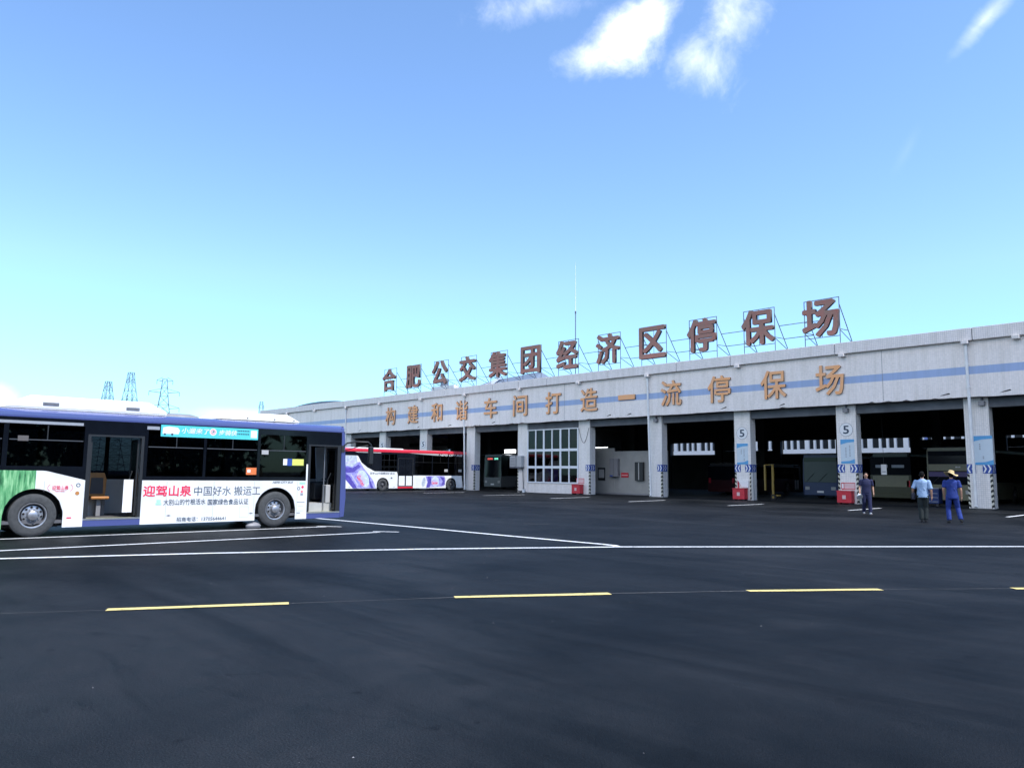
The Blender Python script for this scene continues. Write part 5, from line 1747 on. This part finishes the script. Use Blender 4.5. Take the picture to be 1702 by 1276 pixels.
def person(label, loc, face, H, top, legs, shoe, pose, hat=False, sleeve=0.55, extra=None):
    """local +y is where the person faces; pose: hips-to-feet and arms as joint lists"""
    t = thing('person', label, 'person', loc, face)
    k = H / 1.72
    sc_ = lambda p: tuple(q * k for q in p)
    b = MB()
    LL, RL, LA, RA = [[sc_(p) for p in pose[q]] for q in ('ll', 'rl', 'la', 'ra')]
    # torso, neck, head
    b.rings([(0, 0, 0.88 * k, .15, .10), (0, 0, 0.98 * k, .16, .105), (0, .005, 1.10 * k, .135, .09), (0, .01, 1.25 * k, .155, .10), (0, .0, 1.36 * k, .17, .095), (0, -.005, 1.43 * k, .10, .07), (0, 0, 1.47 * k, .055, .055)], 16)
    b.tube([(0, -0.005, 1.42 * k), (0, 0.015, 1.53 * k)], [.058, .052], 12)
    hz = 1.605 * k
    b.ell((0, 0.02, hz), (.075, .092, .108), 18, 12)
    b.ell((0, 0.045, hz - 0.045), (.056, .062, .065), 14, 10)
    b.tube([(0, 0.108, hz + 0.015), (0, 0.128, hz - 0.018)], [.010, .016], 8)
    for s in (-1, 1):
        b.ell((s * .077, 0.01, hz - 0.005), (.010, .02, .030), 8, 6)
    for A in (LA, RA):
        sh, el, wr, hd = [Vector(p) for p in A]
        b.tube([sh, sh.lerp(el, .5), el], [.052, .046, .040], 10)
        b.tube([el, el.lerp(wr, .4), wr], [.041, .038, .027], 10)
        b.ell(sh, (.056, .056, .056), 10, 8)
        b.ell(el, (.041, .041, .041), 10, 8)
        d = (hd - wr).normalized()
        f = Vector((0, 1, 0))
        side = d.cross(f).normalized()
        f = side.cross(d).normalized()
        pc = wr + d * 0.045
        b.tube([wr - d * .01, pc], [.027, .030], 10)
        b.tube([pc - f * .018, pc + d * .045 - f * .022], [.022, .018], 8)
        b.tube([pc + f * .018, pc + d * .045 + f * .022], [.022, .018], 8)
        base = wr + d * 0.085
        for q, ln in ((-.031, .058), (-.011, .070), (.011, .074), (.031, .066)):
            p0 = base + f * q
            inw = side * (-1 if sh.x > 0 else 1)
            p1 = p0 + d * ln * .5
            p2 = p1 + (d * .8 + inw * .5).normalized() * ln * .5
            b.tube([p0 - d * .012, p1, p2], [.0105, .0098, .0085], 7)
        th = wr + d * .03 + f * .028
        b.tube([th, th + f * .028 + d * .028, th + f * .034 + d * .058], [.013, .0115, .0095], 7)
    for G in (LL, RL):
        hp, kn, an, toe = [Vector(p) for p in G]
        b.tube([hp, hp.lerp(kn, .5), kn], [.088, .074, .056], 12)
        b.tube([kn, kn.lerp(an, .35), an], [.056, .056, .036], 12)
        b.ell(kn, (.057, .057, .057), 10, 8)
        b.tube([an, an.lerp(toe, .5) - Vector((0, 0, .01)), toe], [.036, .038, .026], 8)
    body = remesh(b, 'body', 'skin', t, 0.0085, 2)
    # face details
    for s in (-1, 1):
        MB().ell((s * .030, 0.107, hz + 0.012), (.012, .006, .006), 8, 6).build('eye', 'hair', body)
        MB().box(s * .030 - .017, s * .030 + .017, 0.106, 0.113, hz + 0.032, hz + 0.038).build('eyebrow', 'hair', body)
    MB().ell((0, 0.106, hz - 0.062), (.020, .006, .005), 8, 6).build('mouth', 'busdkred', body)
    # hair
    hb = MB()
    hb.ell((0, 0.002, hz + 0.030), (.085, .095, .098), 18, 12)
    hb.ell((0, -0.028, hz - 0.005), (.080, .070, .085), 16, 10)
    remesh(hb, 'hair', 'hair', t, 0.012, 3)
    # shirt
    s_ = MB()
    hem = pose.get('hem', 0.86)
    s_.rings([(0, 0, hem * k, .192, .135), (0, 0, (hem + .06) * k, .186, .132), (0, .005, 1.08 * k, .170, .122), (0, .01, 1.25 * k, .188, .128), (0, .0, 1.36 * k, .196, .116), (0, -.005, 1.425 * k, .140, .090), (0, 0, 1.475 * k, .068, .066)], 20)
    for A in (LA, RA):
        sh, el, wr = [Vector(p) for p in A[:3]]
        s_.ell(sh + Vector((0, 0, -.004)), (.070, .068, .066), 12, 8)
        if sleeve <= 1:
            e = sh.lerp(el, sleeve)
            s_.tube([sh, sh.lerp(e, .5), e], [.068, .068, .070], 14)
        else:
            e = el.lerp(wr, sleeve - 1)
            s_.tube([sh, sh.lerp(el, .5), el], [.068, .066, .064], 14)
            s_.ell(el, (.066, .066, .066), 10, 8)
            s_.tube([el, e], [.066, .062], 14)
    rnd = random.Random(len(label))
    for q in range(14):     # folds
        zz = rnd.uniform(hem + .03, 1.3) * k
        a = rnd.uniform(0, 2 * PI)
        x0, y0 = .175 * math.cos(a), .118 * math.sin(a)
        a2 = a + rnd.uniform(-.5, .5)
        s_.tube([(x0, y0, zz), (.178 * math.cos(a2), .12 * math.sin(a2), zz + rnd.uniform(.05, .16))], [.014, .010], 6)
    remesh(s_, 'shirt', top, t, 0.014, 3)
    # trousers
    g = MB()
    g.rings([(0, 0, 0.80 * k, .165, .118), (0, 0, 0.90 * k, .175, .122), (0, 0, 1.00 * k, .160, .112)], 18)
    for G in (LL, RL):
        hp, kn, an = [Vector(p) for p in G[:3]]
        g.tube([hp + Vector((0, 0, .02)), hp.lerp(kn, .5), kn], [.108, .096, .080], 14)
        g.ell(kn, (.080, .080, .080), 12, 8)
        e = kn.lerp(an, .97)
        g.tube([kn, kn.lerp(e, .5), e], [.080, .078, .074], 14)
    for q in range(16):
        G = (LL, RL)[q % 2]
        kn, an = Vector(G[1]), Vector(G[2])
        p = kn.lerp(an, rnd.uniform(-.3, .95))
        a = rnd.uniform(0, 2 * PI)
        o_ = Vector((math.cos(a), math.sin(a), 0)) * .070
        a += rnd.uniform(.3, .9)
        o2 = Vector((math.cos(a), math.sin(a), rnd.uniform(-.5, .5))) * .070
        g.tube([p + o_, p + o2], .012, 6)
    remesh(g, 'trousers', legs, t, 0.014, 3)
    for G in (LL, RL):
        an, toe = Vector(G[2]), Vector(G[3])
        sb = MB()
        d = (toe - an)
        d.z = 0
        d.normalize()
        z0 = min(an.z, toe.z)
        sb.tube([an - d * .035 + Vector((0, 0, -.035)), an + d * .05 + Vector((0, 0, -.035)), toe + Vector((0, 0, .012))], [.046, .046, .036], 10)
        sb.tube([an + Vector((0, 0, .02)), an + Vector((0, 0, -.03))], [.044, .048], 10)
        remesh(sb, 'shoe', shoe, t, 0.010, 2)
    if hat:
        hm = MB()
        n = 40
        prof = [(.075, .10), (.088, .085), (.095, .05), (.10, .02), (.11, .0), (.17, -.012), (.225, -.03)]
        vs, fs = [], []
        for (r, z) in [(0.001, .112), (.045, .11)] + prof:
            for q in range(n):
                a = 2 * PI * q / n
                w = 0.0 if r < .12 else (r - .12) * (0.35 * math.sin(2 * a + .6) + .18 * math.sin(3 * a))
                vs.append((r * math.cos(a), r * 1.05 * math.sin(a), z + w))
        m_ = len(prof) + 2
        for i in range(m_ - 1):
            for q in range(n):
                j = (q + 1) % n
                fs.append((i * n + q, i * n + j, (i + 1) * n + j, (i + 1) * n + q))
        hm.add(vs, fs)
        ho = hm.build('straw_hat', 'straw', t, smooth=True)
        sd_ = ho.modifiers.new('solid', 'SOLIDIFY')
        sd_.thickness = 0.008
        ho.location = (0, -0.005, hz + 0.055)
        ho.rotation_euler = (R(-8), R(15), 0)
    return t


# the man in navy walks towards the camera
p1 = person('man in navy short sleeved overalls facing the camera, white helmet in hand', (-13.47, 32.85, 0), math.atan2(13.47, -(-32.85)) + PI + 0.12, 1.74, 'navy', 'navy', 'greyshoe',
            dict(ll=[(-.09, 0, .90), (-.10, .10, .50), (-.105, .16, .085), (-.12, .29, .03)],
                 rl=[(.09, 0, .90), (.10, .02, .50), (.105, -.16, .10), (.12, -.05, .03)],
                 la=[(-.195, 0, 1.38), (-.25, -.04, 1.11), (-.26, .03, .87), (-.26, .05, .78)],
                 ra=[(.195, 0, 1.38), (.25, .0, 1.11), (.27, .14, .90), (.275, .19, .82)], hem=.88), sleeve=0.75)
hl = thing('safety_helmet', 'white safety helmet hanging from the hand of the man in navy', 'helmet', (0, 0, 0))
mb = MB()
for i in range(7):
    t_ = i / 6 * PI / 2
    r_ = 0.115 * math.cos(t_)
    if i == 0:
        rings_ = []
    rings_.append((0, 0, 0.11 * math.sin(t_), max(r_, .002), max(r_ * 1.15, .002)))
mb.rings([(0, .02, -.012, .13, .16), (0, .01, 0.0, .125, .15)] + rings_[0:], 20)
mb.build('shell', 'white', hl, smooth=True)
MB().box(-.012, .012, -.12, .12, .08, .118).build('ridge', 'white', hl, bevel=0.005)
MB().tube([(-.11, 0, 0), (-.08, 0, -.10), (0, 0, -.14), (.08, 0, -.10), (.11, 0, 0)], .006, 6).build('chin_strap', 'blackmatt', hl)
fm = Matrix.Translation(p1.location) @ Matrix.Rotation(p1.rotation_euler.z, 4, 'Z')
hl.location = fm @ Vector((.285, .23, .73))
hl.rotation_euler = (R(35), R(20), p1.rotation_euler.z)

fa = lambda x, y, off=0.0: math.atan2(y, x) - PI / 2 + off
p2 = person('man seen from behind in a light blue shirt and black trousers with a dark bag', (-9.96, 29.0, 0), fa(-9.96, 29.0, -0.1), 1.76, 'ltblue', 'trouser', 'shoe',
            dict(ll=[(-.09, 0, .90), (-.085, .03, .50), (-.07, .0, .09), (-.085, .12, .03)],
                 rl=[(.09, 0, .90), (.075, .08, .50), (.05, .03, .09), (.06, .16, .03)],
                 la=[(-.195, 0, 1.38), (-.29, -.02, 1.13), (-.31, .10, .93), (-.31, .14, .85)],
                 ra=[(.195, 0, 1.38), (.26, -.03, 1.11), (.265, .02, .88), (.265, .03, .79)], hem=.84), sleeve=0.95)
bg = thing('shoulder_bag', 'dark bag under the left arm of the man in the light blue shirt', 'bag', (0, 0, 0))
fm = Matrix.Translation(p2.location) @ Matrix.Rotation(p2.rotation_euler.z, 4, 'Z')
bg.location = fm @ Vector((-.30, .06, .78))
bg.rotation_euler = (0, 0, p2.rotation_euler.z)
MB().box(-.05, .05, -.14, .14, 0, .24).build('pouch', 'bag', bg, bevel=0.03)
MB().tube([(0, -.12, .22), (.0, -.05, .34), (0, .05, .34), (0, .12, .22)], .010, 6).build('strap', 'bag', bg, smooth=True)
person('man seen from behind in a royal blue work suit and a wide straw hat', (-9.15, 29.4, 0), fa(-9.15, 29.4, 0.05), 1.77, 'royal', 'royal', 'shoe',
       dict(ll=[(-.09, 0, .90), (-.13, .06, .50), (-.12, -.03, .09), (-.16, .09, .03)],
            rl=[(.09, 0, .90), (.15, .12, .51), (.22, -.02, .12), (.245, .10, .04)],
            la=[(-.195, 0, 1.38), (-.25, .0, 1.11), (-.22, .09, .87), (-.20, .12, .79)],
            ra=[(.195, 0, 1.38), (.26, -.02, 1.11), (.27, .03, .87), (.27, .05, .78)], hem=.82), hat=True, sleeve=0.72)
